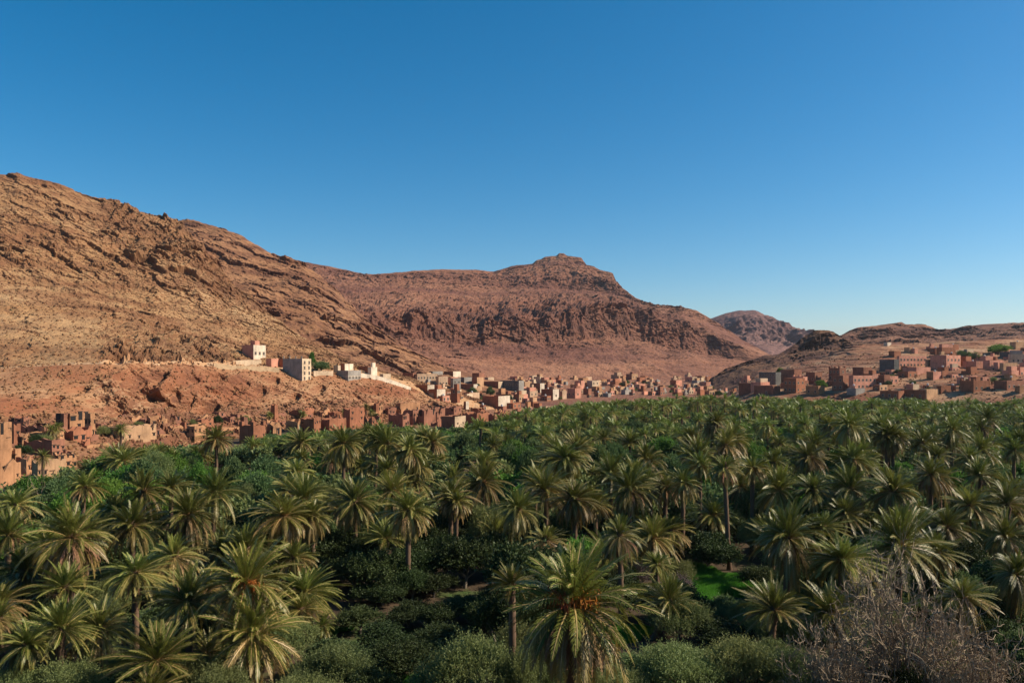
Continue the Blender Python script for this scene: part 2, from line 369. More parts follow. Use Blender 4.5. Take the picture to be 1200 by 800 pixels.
T_FAR.build('far_mountain', [M_FAR], [30, 40, 30, 40, 6], [.1, .8, 3.4, 3.2, .45, .2], disp_far, smooth=1.5)

T_DARK = Terrain(820, 1100, [
    LZ((820, -4, 560), (845, -2, 540), (900, 0, 520), (1100, 0, 510)),
    L((820, 465, 690), (835, 448, 690), (852, 439, 690), (870, 434, 670), (900, 430, 650), (950, 424, 630), (1000, 424, 620), (1100, 424, 620)),
    L((820, 465, 730), (835, 445, 735), (852, 435, 740), (870, 428.5, 740), (900, 421, 760), (925, 417, 778), (940, 413, 786), (965, 409, 786), (985, 409, 780), (1000, 409, 740), (1100, 412, 720)),
    L((820, 465, 760), (835, 444, 765), (852, 432.5, 770), (870, 426, 775), (895, 417, 780), (912, 415.5, 790), (925, 408, 795), (938, 398, 798), (946, 393, 800), (953, 388.5, 800), (963, 387, 800), (975, 389.5, 800), (988, 398, 800), (1000, 402, 800), (1015, 405, 800), (1040, 406, 800), (1100, 409, 800)),
    LZ((820, -9, 900), (960, 15, 1000), (1100, 20, 1000)),
])
def disp_dark(P, A):
    led = ledges(P, -.35, ((26, 8, -.2, .35), (11, 4, -.2, .3), (5, 1.6, -.2, .3)), 131)
    d = A*(5*fbm(P/45, 5, 126)+4*ridged(np.stack([P[:, 0]/16, P[:, 1]/30, P[:, 2]/26], -1), 4, 128)+led+.9*ridged(P/6, 3, 133))
    return d[:, None]*np.array([-.12, -.4, .4])
T_DARK.build('rocky_ridge', [M_RIDGE], [40, 50, 60, 10], [.1, .7, 1.6, .45, .3], disp_dark, smooth=1.5)

T_BACK = Terrain(930, 1560, [
    LZ((930, 0, 700), (1560, 0, 700)),
    L((930, 420, 880), (1000, 412, 900), (1100, 408, 950), (1200, 402, 950), (1560, 396, 950)),
    L((930, 414, 1150), (1000, 403, 1180), (1040, 397, 1180), (1100, 402, 1200), (1150, 394, 1220), (1200, 390, 1250), (1560, 385, 1250)),
    L((930, 411, 1165), (1000, 394, 1194), (1040, 386, 1194), (1100, 394, 1214), (1150, 387, 1234), (1200, 384, 1264), (1560, 380, 1300)),
    L((930, 408, 1300), (970, 402, 1300), (985, 394, 1300), (995, 388, 1300), (1005, 384, 1300), (1030, 381.5, 1300), (1048, 379, 1300), (1056, 377.5, 1300), (1062, 380, 1300), (1082, 380.5, 1300), (1090, 382.5, 1300), (1100, 387, 1310), (1125, 384, 1330), (1150, 380.5, 1350), (1200, 378, 1400), (1350, 372, 1400), (1560, 370, 1400)),
    LZ((930, 20, 1600), (1560, 50, 1800)),
])
def disp_back(P, A):
    led = ledges(P, .03, ((24, 9, -.2, .3), (10, 4, -.2, .3), (5, 1.8, -.2, .3)), 141)
    d = A*(8*fbm(P/110, 5, 146)+6*ridged(np.stack([P[:, 0]/45, P[:, 1]/60, P[:, 2]/60], -1), 4, 148)+led+1.6*ridged(P/12, 3, 149))
    return d[:, None]*np.array([.0, -.4, .4])
T_BACK.build('back_hill', [M_BACK], [40, 50, 30, 40, 6], [.1, .9, 1.9, 1.7, .3, .2], disp_back, step=1.2, smooth=2)

T_RIGHT = Terrain(830, 1560, [
    LZ((830, -1, 450), (870, -1, 440), (950, -1, 425), (1050, -1, 405), (1200, -1, 385), (1560, -1, 360)),
    L((830, 480, 520), (862, 466, 512), (885, 457, 505), (950, 455, 480), (1000, 459, 445), (1100, 460, 425), (1200, 459, 405), (1560, 460, 390)),
    L((830, 470, 600), (862, 455, 595), (885, 445, 588), (920, 436, 580), (960, 430, 560), (1000, 424, 545), (1040, 424, 520), (1100, 430, 500), (1200, 427, 490), (1560, 420, 480)),
    L((830, 466, 650), (862, 448, 645), (885, 435, 640), (920, 427, 630), (960, 418, 620), (980, 411, 610), (1000, 406, 600), (1040, 403, 600), (1100, 404, 600), (1150, 399, 600), (1200, 397, 600), (1560, 390, 600)),
    LZ((830, 0, 760), (900, 8, 760), (1000, 22, 760), (1200, 26, 760), (1560, 30, 760)),
])
def disp_right(P, A):
    st = np.mod(P[:, 2]/3.4+.8*fbm(P/30, 3, 161), 1.0)
    dn = 4.0*fbm(P/50, 4, 156)
    ledge = 1.6*(1-st)*sstep(0, .15, st)
    d = A*(dn+ledge+.7*ridged(P/7, 3, 158)+.45*fbm(P/2.2, 3, 159))
    return d[:, None]*np.array([0, -.5, .6])*.6
T_RIGHT.build('village_hill', [M_RIGHT], [30, 70, 70, 10], [.15, .5, .8, 1.2, .6], disp_right, step=1.0, smooth=4)
TERR = dict(N=T_NEAR, M=T_MID, P=T_PEAK, R=T_RIGHT, D=T_DARK, B=T_BACK)

# valley floor, one sheet to the horizon, rising to the terrace the picture is taken from
def ground_z(X, Y):
    z = np.zeros_like(X)
    z = np.where(Y < 38, (38-np.clip(Y, -60, 38))/35*20.3, 0)
    return np.clip(z, 0, 20.4)
_gx = np.unique(np.concatenate([np.linspace(-300, 300, 161), [-9000, -5000, -2500, -1200, -600, 600, 1200, 2500, 5000, 9000]]))
_gy = np.unique(np.concatenate([np.linspace(-60, 140, 101), np.linspace(145, 500, 60), [-3000, -800, -200, 700, 1000, 2000, 4000, 9000]]))
_X, _Y = np.meshgrid(_gx, _gy); _P = np.stack([_X, _Y, _X*0], -1).reshape(-1, 3)
_near = ((np.abs(_P[:, 0]) < 290) & (_P[:, 1] < 480) & (_P[:, 1] > 30))
_P[:, 2] = ground_z(_P[:, 0], _P[:, 1])+np.where(_near, .22*fbm(_P/9, 3, 171), 0)
_c = len(_gx); _i = np.arange(len(_gy)-1)[:, None]*_c; _j = np.arange(_c-1)[None]
def ground_mat():
    t = NT('oasis_soil'); v = t.coords()
    n1 = t.noise(v, .06, 5, .6); n2 = t.noise(v, .6, 5, .65); n3 = t.noise(v, 4, 4, .7)
    soil = t.ramp(n2, [(.3, (.045, .030, .018)), (.7, (.095, .062, .036))])  # soil colour lowered so open ground reads as shaded
    grass = t.ramp(n3, [(.3, (.035, .062, .014)), (.7, (.075, .12, .03))])
    c = t.mix(t.remap(t.math('ADD', n1, t.math('MULTIPLY', n2, .3)), .66, .76), soil, grass)
    sp = t.node('ShaderNodeSeparateXYZ'); t.l.new(v, sp.inputs[0])
    far = t.remap(t.math('ADD', sp.outputs['Y'], t.math('MULTIPLY', n2, 30)), 285, 310)
    c = t.mix(far, c, t.ramp(n2, [(.3, (.20, .085, .045)), (.7, (.34, .165, .085))]))
    t.bump(n3, .7, .08); return t.color(c)
tag(put('ground', mesh_np('ground', _P, np.stack([_i+_j, _i+_j+1, _i+_c+_j+1, _i+_c+_j], -1).reshape(-1, 4), mats=[ground_mat()], smooth=True)), kind='structure')
# ------------------------------------------------------------------ houses, ruins, walls
def wall_mat(name, c, stain=.35, sc=.35, rough=.92):
    t = NT(name); v = t.coords(); oi = t.node('ShaderNodeObjectInfo')
    n1 = t.noise(v, sc, 5, .65); n2 = t.noise(t.coords('Object', (1.4, 1.4, .18)), 1.0, 4, .6); n3 = t.noise(v, 2.6, 4, .7)
    dk = tuple(x*.62 for x in c); lt = tuple(min(.9, x*1.18) for x in c)
    col = t.ramp(n1, [(.32, dk), (.5, c), (.68, lt)])
    col = t.mix(t.remap(n2, .52, .66, 0, stain), col, tuple(x*.55 for x in c))
    col = t.mix(t.remap(n3, .58, .68, 0, .3), col, dk)
    h = t.node('ShaderNodeHueSaturation'); t.l.new(col, h.inputs['Color'])
    t.l.new(t.remap(oi.outputs['Random'], 0, 1, .85, 1.12), h.inputs['Value'])
    t.bump(n3, .5, .08); return t.color(h.outputs[0])
WM = dict(mud=wall_mat('mud_brick', (.37, .185, .092), .5), red=wall_mat('red_earth', (.315, .125, .066), .4), dark=wall_mat('dark_shaded_earth', (.26, .112, .068), .4),  # dark: earth colour that also carries shadow on the valley-mouth houses
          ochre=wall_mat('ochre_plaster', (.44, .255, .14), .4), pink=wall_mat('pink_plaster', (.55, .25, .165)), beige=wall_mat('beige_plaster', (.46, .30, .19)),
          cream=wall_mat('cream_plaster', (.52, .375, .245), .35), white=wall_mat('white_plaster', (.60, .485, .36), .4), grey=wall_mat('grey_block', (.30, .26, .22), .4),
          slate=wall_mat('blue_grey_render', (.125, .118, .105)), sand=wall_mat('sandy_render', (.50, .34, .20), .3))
def flat(name, c, rough=.6, spec=.3):
    t = NT(name); t.b.inputs['Roughness'].default_value = rough; t.b.inputs['Specular IOR Level'].default_value = spec
    n = t.noise(t.coords(), 1.5, 3); return t.color(t.mix(t.remap(n, .3, .7), c, tuple(x*.75 for x in c)))
M_GLASS_VOID = flat('window_dark', (.025, .022, .022), .25, .4); M_WOOD = flat('weathered_wood', (.13, .07, .04)); M_FRAME = flat('pale_frame', (.50, .40, .30))
M_IRON = flat('painted_iron', (.06, .075, .075), .5); M_TANK = flat('white_tank', (.6, .58, .54)); M_LINTEL = flat('mud_lintel', (.36, .19, .10), .9)

def window_mesh(name, w, h, kind):
    g = Geo(); f = .12
    if kind == 'ruin':                                          # dark block painted as the shaded inside of an opening, wooden lintel above
        g.box(-w/2, w/2, -.03, .25, 0, h, 0); g.box(-w/2-.25, w/2+.25, -.10, .25, h, h+.16, 1)
        return g.mesh(name, [M_GLASS_VOID, M_WOOD])
    g.box(-w/2, w/2, -.03, .25, 0, h, 0)
    for a, b, c, d in ((-w/2-f, -w/2, -.0, h), (w/2, w/2+f, -.0, h), (-w/2-f, w/2+f, h, h+f), (-w/2-f-.06, w/2+f+.06, -f, 0)):
        g.box(a, b, -.09, .25, c, d, 1)
    g.box(-.03, .03, -.05, .1, 0, h, 1)
    return g.mesh(name, [M_GLASS_VOID, M_FRAME])
def pane_window(w, h):
    f = .12; g = Geo(); p = Geo(); p.box(-w/2+.005, w/2-.005, -.03, .2, .005, h-.005, 0)
    for a, b, c, d in ((-w/2-f, -w/2, -.0, h), (w/2, w/2+f, -.0, h), (-w/2-f, w/2+f, h, h+f), (-w/2-f-.06, w/2+f+.06, -f, 0)):
        g.box(a, b, -.09, .25, c, d, 0)
    g.box(-.03, .03, -.05, .1, 0, h, 0)
    return g.mesh('window', [M_FRAME]), p.mesh('pane', [M_GLASS_VOID])
WINP = pane_window(1.0, 1.25)
WIN = {k: window_mesh('window', *k) for k in ((1.0, 1.25, 'new'), (.8, .9, 'ruin'), (.55, .6, 'ruin'), (1.3, 1.9, 'ruin'))}
_g = Geo(); _g.box(-.55, .55, -.05, .25, 0, 2.1, 0); _g.box(-.70, -.55, -.09, .25, 0, 2.25, 1); _g.box(.55, .70, -.09, .25, 0, 2.25, 1); _g.box(-.55, .55, -.09, .25, 2.1, 2.25, 1)
_g.box(.35, .42, -.10, -.05, .95, 1.1, 1)
DOOR = _g.mesh('door', [M_IRON, M_FRAME])
_g = Geo(); _g.tube([(0, 0, .3), (0, 0, .35), (0, 0, 1.35), (0, 0, 1.5)], [.45, .55, .55, .2], 12, 0)
for a in range(4): _g.box(.4*math.cos(a*1.57+.8)-.05, .4*math.cos(a*1.57+.8)+.05, .4*math.sin(a*1.57+.8)-.05, .4*math.sin(a*1.57+.8)+.05, 0, .32, 1)
TANK = _g.mesh('water_tank', [M_TANK, M_IRON])

def shell_mesh(name, w, d, h, mat, rng, ragged=0.0, roof=None, taper=0.0, t=.45, found=4.0, merlons=0, breach=0.0):
    """walls round a sunken flat roof; x runs -w..0, y runs 0..d; a ragged top for ruins"""
    if roof is None: roof = .55
    step = .9 if ragged else 2.5
    per = []
    for (x0, y0), (x1, y1) in (((-w, 0), (0, 0)), ((0, 0), (0, d)), ((0, d), (-w, d)), ((-w, d), (-w, 0))):
        k = max(2, int(max(abs(x1-x0), abs(y1-y0))/step))
        for i in range(k): per.append((x0+(x1-x0)*i/k, y0+(y1-y0)*i/k))
    per = np.array(per); n = len(per)
    if ragged:
        lo = np.convolve(np.tile(rng.normal(0, 1, n), 3), np.ones(5)/5, 'same')[n:2*n]
        tops = h-np.abs(lo*1.6+rng.normal(0, .35, n))*ragged
        if breach:
            for _ in range(2):
                c = rng.integers(n); wd = rng.integers(2, max(3, n//6))
                tops[(c+np.arange(wd)) % n] -= breach*h*rng.uniform(.5, 1)
        tops = np.clip(tops, .6, h)
    else:
        tops = np.full(n, h)+rng.uniform(-.04, .04, n)
    cx, cy = -w/2, d/2
    inn = np.stack([np.clip(per[:, 0], -w+t, -t), np.clip(per[:, 1], t, d-t)], 1)
    def shrink(P, f): return np.stack([cx+(P[:, 0]-cx)*f, cy+(P[:, 1]-cy)*f], 1)
    top_o = shrink(per, 1-taper); top_i = shrink(inn, 1-taper)
    jit = rng.uniform(-.07, .07, (n, 2))*(1 if ragged else .2)
    mid = shrink(per, 1-taper*.5)+jit
    rz = max(.3, h-roof) if not ragged else max(.3, min(h-roof, tops.min()-.1))
    z = lambda P, zz: np.concatenate([P, np.broadcast_to(np.asarray(zz, float).reshape(-1, 1), (n, 1))], 1)
    V = np.concatenate([z(per, -found), z(per, 0), z(mid, tops*.5), z(top_o+jit*.6, tops), z(top_i, tops-.03), z(top_i, rz), [[cx, cy, rz+.02]]])
    i = np.arange(n); j = (i+1) % n
    q = np.concatenate([np.stack([a*n+i, a*n+j, (a+1)*n+j, (a+1)*n+i], 1) for a in range(5)])
    tr = np.stack([5*n+i, 5*n+j, np.full(n, 6*n)], 1)
    g = Geo(); g.add(V, q, tr, 0)
    if merlons:                                                  # stepped corner turrets
        for (x, y) in ((-w, 0), (0, 0), (0, d), (-w, d)):
            sx = .5 if x < 0 else -.5; sy = .5 if y == 0 else -.5
            g.box(min(x, x+2*sx)-.02, max(x, x+2*sx)+.02, min(y, y+2*sy)-.02, max(y, y+2*sy)+.02, h-.3, h+merlons, 0)
    return g.mesh(name, [mat])

def house(kind, terr, pxl, yt, yb, wl, wr, mat, label, cat='house', name='house', wins=((0, 0), (0, 0)), group=None, theta=None, seed=None, extra=(), ragged=0, matr=None, win=None, taper=0, minh=2.2, breach=0, parts=True):
    """a flat-roofed house whose near corner stands where photo pixel (pxl+wl, yb) meets the slope; wl, wr: visible widths of its two faces"""
    rng = np.random.default_rng(seed if seed is not None else int(pxl*7+yb*131) & 0xffff)
    x, Y, z = TERR[terr].hit(pxl+wl, yb)
    if theta is None: theta = 36+rng.uniform(-6, 6)
    th = math.radians(theta)
    w = max(1.8, wl*Y/F/math.cos(th)); d = max(1.8, wr*Y/F/math.sin(th)); h = max(minh, (yb-yt)*Y/F)
    root = bpy.data.objects.new(name, None); COL.objects.link(root); root.empty_display_size = 1
    az = math.atan2(x, Y); root.location = (x, Y, z); root.rotation_euler = (0, 0, -az-th)
    tag(root, label, cat, group)
    ruin = kind == 'ruin'
    wall = put('wall', shell_mesh('wall', w, d, h, WM[mat], rng, ragged=ragged if ruin else 0, roof=rng.uniform(.9, .45*h+.9) if ruin else .6,
               taper=taper or (.03 if ruin else 0), merlons=.9 if 'merlons' in extra else 0, breach=breach), root)
    wk = win or ((.8, .9, 'ruin') if ruin else (1.0, 1.25, 'new'))
    me = WIN[wk]
    fl = max(1, round(h/3.1))
    for face, (nx, ny) in enumerate(wins):
        L_ = w if face == 0 else d
        for iy in range(ny):
            zz = (h-.9)*(iy+.38)/ny
            for ix in range(nx):
                if ruin and rng.random() < .25: continue
                s = (ix+.5+rng.uniform(-.1, .1)*(2 if ruin else .3))/nx*L_
                sc = min(1.0, .62*L_/nx/wk[0]); hz = min(1.0, .62*(h-.5)/ny/wk[1])
                if ruin: sc *= rng.uniform(.55, 1.3); hz = min(1.2, hz*rng.uniform(.6, 1.8)); zz += rng.uniform(-.3, .2)
                ins = taper*.5+(.015 if ruin else 0)
                two = seed is None and wk[2] == 'new'
                if face == 0: wo = put('window', WINP[0] if two else me, root, (-w+s, ins*d*zz/h, zz), (0, 0, 0), (sc, 1, hz))
                else: wo = put('window', WINP[0] if two else me, root, (-ins*w*zz/h+(.05 if matr and 'upper' not in extra else 0), s, zz), (0, 0, math.pi/2), (sc, 1, hz))
                if two: put('pane', WINP[1], wo)
    if 'door' in extra: put('door', DOOR, root, (-w*.35, 0, .02))
    if 'doorr' in extra: put('door', DOOR, root, (0, d*.4, .02), (0, 0, math.pi/2))
    if 'tank' in extra: put('water_tank', TANK, root, (-w*.6, d*.6, h-.58))
    if 'stair' in extra:
        put('stair_tower', shell_mesh('stair_tower', min(w*.4, 3.2), min(d*.5, 3), 2.6, WM[mat], rng, found=.1), root, (-w*.25, d*.35, h-.6))
    if 'upper' in extra:
        put('upper_storey', shell_mesh('upper_storey', w*.5, d*.8, 2.9, WM[matr or mat], rng, found=.1), root, (-.45, .45, h-.6))
    if matr and 'upper' not in extra:                            # sun-side face coloured apart: painted-in sunlight beside real plaster tones
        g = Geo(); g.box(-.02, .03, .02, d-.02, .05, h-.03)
        put('sunlit_colour_face', g.mesh('sunlit_colour_face', [WM[matr]]), root)
    if 'band' in extra:
        g = Geo(); g.box(-w-.06, .06, -.06, d+.06, h*.5-.12, h*.5+.12); put('floor_band', g.mesh('floor_band', [WM['white']]), root)
    if 'pillars' in extra:
        g = Geo(); g.box(-.15, .15, .06, .36, -.1, 1.0); pm = g.mesh('roof_post', [WM['grey']])
        for k in range(4): put('roof_post', pm, root, (-w+.3+(w-.6)*k/3, 0, h))
    return root

H = [
 # kind, slope, left edge, top, base, left face, right face, paint, label, options
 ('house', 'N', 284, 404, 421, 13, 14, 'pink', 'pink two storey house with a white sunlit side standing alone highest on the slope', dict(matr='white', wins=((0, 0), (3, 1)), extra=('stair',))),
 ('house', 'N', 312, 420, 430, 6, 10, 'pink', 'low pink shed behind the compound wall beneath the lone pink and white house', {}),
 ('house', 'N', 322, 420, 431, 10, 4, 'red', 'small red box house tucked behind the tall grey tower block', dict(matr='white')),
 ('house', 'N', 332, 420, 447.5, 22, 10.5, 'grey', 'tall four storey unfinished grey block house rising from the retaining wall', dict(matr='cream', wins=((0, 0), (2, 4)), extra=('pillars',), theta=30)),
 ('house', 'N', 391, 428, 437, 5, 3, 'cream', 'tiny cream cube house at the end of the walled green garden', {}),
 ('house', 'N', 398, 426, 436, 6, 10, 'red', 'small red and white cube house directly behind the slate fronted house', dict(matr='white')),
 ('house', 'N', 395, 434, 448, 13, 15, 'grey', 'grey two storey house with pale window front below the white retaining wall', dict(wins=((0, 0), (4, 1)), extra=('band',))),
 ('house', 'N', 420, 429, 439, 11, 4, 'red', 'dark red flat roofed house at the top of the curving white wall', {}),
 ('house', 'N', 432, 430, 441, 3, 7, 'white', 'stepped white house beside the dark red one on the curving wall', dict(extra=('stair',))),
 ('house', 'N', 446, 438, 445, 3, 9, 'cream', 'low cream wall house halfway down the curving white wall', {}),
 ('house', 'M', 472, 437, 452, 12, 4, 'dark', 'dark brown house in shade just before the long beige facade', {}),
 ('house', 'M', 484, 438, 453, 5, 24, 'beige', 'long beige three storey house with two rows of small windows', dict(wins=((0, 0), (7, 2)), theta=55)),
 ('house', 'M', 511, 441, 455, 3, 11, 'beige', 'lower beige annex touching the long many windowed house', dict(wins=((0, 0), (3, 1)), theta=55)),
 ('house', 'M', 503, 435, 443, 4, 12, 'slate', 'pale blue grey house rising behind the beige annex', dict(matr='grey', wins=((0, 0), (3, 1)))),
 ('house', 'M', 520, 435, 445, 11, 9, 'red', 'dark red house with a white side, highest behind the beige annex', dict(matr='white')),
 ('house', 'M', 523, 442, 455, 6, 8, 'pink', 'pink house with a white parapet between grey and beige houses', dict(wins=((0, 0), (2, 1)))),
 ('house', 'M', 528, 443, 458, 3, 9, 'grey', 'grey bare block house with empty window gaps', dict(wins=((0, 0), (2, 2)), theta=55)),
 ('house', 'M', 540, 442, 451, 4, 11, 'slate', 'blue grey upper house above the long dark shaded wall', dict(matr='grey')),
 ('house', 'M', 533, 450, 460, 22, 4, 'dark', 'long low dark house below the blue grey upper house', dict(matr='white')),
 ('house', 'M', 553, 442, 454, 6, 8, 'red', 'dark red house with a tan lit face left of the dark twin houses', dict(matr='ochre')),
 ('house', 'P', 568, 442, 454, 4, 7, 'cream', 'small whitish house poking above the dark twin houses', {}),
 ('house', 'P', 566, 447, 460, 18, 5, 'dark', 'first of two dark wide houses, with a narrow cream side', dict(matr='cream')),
 ('house', 'P', 586, 446, 461, 22, 6, 'slate', 'second of two dark wide houses, slate coloured with a sunlit side painted paler', dict(matr='grey', wins=((5, 2), (0, 0)))),
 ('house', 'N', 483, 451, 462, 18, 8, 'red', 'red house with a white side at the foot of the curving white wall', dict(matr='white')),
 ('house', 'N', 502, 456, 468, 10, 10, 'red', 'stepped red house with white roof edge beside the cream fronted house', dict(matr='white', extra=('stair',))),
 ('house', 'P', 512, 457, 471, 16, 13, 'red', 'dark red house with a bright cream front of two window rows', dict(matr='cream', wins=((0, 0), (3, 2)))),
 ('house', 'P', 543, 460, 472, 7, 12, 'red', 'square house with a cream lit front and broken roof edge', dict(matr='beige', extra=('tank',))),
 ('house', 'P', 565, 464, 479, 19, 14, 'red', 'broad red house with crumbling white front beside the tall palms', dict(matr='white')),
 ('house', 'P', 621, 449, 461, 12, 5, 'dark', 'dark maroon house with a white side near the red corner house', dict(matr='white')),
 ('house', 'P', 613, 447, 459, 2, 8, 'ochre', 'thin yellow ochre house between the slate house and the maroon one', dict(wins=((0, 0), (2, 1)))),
 ('house', 'P', 634, 456, 469, 14, 7, 'red', 'bright red brick corner house, sunlit side coloured white, at the palm edge', dict(matr='white', wins=((0, 0), (1, 1)))),
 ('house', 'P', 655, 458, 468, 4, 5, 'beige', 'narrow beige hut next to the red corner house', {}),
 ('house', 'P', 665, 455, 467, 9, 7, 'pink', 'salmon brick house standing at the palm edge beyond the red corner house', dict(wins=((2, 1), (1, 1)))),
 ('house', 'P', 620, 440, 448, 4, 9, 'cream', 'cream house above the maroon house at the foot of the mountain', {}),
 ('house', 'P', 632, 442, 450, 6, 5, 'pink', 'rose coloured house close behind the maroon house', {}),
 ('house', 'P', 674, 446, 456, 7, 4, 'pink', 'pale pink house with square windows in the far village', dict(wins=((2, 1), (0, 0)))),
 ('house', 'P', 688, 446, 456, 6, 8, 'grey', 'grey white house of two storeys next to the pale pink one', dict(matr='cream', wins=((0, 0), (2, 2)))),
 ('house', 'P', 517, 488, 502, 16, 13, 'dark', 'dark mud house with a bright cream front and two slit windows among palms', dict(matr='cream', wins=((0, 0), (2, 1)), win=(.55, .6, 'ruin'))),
 # right hand hill village; dark walls near the valley mouth stand for its shadow
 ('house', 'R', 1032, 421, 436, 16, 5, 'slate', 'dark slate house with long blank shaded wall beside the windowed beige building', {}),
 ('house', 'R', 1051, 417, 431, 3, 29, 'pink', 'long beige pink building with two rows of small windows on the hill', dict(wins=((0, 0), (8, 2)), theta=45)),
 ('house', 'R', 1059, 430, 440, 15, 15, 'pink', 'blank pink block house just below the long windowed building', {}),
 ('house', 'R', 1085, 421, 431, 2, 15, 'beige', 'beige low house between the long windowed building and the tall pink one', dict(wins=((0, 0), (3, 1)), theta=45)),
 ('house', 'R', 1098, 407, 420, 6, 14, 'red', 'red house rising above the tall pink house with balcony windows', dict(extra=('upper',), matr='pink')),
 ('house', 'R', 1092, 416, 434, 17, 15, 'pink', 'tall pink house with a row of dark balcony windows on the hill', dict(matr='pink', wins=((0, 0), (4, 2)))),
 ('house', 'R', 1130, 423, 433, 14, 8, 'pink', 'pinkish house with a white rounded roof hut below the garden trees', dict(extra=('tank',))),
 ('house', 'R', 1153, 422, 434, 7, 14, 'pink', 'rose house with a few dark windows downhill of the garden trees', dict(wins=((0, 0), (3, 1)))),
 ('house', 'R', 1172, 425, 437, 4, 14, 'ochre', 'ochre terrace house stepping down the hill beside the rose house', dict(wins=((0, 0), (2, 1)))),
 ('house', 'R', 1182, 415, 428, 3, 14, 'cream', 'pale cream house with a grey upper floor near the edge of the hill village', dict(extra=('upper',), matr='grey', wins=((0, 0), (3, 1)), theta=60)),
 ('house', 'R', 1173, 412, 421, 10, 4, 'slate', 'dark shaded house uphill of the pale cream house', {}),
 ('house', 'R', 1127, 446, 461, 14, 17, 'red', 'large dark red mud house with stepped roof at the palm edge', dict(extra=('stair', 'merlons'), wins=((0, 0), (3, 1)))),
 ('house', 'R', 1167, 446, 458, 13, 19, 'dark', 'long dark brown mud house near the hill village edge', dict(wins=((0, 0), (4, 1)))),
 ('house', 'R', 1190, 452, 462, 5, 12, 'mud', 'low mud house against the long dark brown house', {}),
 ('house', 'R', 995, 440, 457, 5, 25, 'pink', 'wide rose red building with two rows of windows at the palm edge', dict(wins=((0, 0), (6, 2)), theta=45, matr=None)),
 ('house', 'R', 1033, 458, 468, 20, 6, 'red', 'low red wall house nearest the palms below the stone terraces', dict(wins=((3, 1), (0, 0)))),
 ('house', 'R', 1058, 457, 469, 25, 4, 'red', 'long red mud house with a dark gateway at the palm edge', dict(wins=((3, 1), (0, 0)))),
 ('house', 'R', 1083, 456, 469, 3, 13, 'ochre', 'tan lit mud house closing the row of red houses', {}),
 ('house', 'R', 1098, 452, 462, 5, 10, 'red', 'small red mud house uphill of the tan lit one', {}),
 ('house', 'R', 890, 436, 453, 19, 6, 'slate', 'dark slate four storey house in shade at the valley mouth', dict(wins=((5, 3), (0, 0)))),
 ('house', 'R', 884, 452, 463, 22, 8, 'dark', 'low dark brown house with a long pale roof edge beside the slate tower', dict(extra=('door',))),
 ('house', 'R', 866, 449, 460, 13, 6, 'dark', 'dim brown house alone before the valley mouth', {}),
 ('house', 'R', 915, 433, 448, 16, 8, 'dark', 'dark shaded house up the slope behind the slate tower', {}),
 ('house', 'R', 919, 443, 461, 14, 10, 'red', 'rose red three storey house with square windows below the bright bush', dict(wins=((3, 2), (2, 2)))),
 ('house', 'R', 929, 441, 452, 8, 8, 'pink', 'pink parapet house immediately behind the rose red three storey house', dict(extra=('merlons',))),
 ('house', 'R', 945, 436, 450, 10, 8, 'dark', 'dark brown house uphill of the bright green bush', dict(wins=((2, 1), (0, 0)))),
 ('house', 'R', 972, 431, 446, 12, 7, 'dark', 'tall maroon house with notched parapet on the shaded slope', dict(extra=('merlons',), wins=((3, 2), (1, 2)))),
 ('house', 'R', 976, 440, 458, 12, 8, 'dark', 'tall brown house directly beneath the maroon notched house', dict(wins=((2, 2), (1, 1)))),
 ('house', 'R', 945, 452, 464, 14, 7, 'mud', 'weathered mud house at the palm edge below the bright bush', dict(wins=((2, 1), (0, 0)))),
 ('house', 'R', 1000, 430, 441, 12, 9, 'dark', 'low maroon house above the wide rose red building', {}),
 ('house', 'R', 993, 455, 464, 10, 10, 'grey', 'small grey mud house under the wide rose red building', {}),
 ('house', 'R', 1036, 401, 406, 4, 4, 'white', 'tiny white domed shrine on the hill crest', dict(minh=1.5)),
 ('house', 'R', 1060, 407, 415, 6, 8, 'ochre', 'small ochre house on the slope below the white shrine', {}),
 ('house', 'R', 1042, 411, 419, 6, 7, 'red', 'small red house near the hill crest above the slate house', {}),
]
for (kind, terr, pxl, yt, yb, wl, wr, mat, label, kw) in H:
    kw = dict(kw); house(kind, terr, pxl, yt, yb, wl, wr, mat, label, **kw)

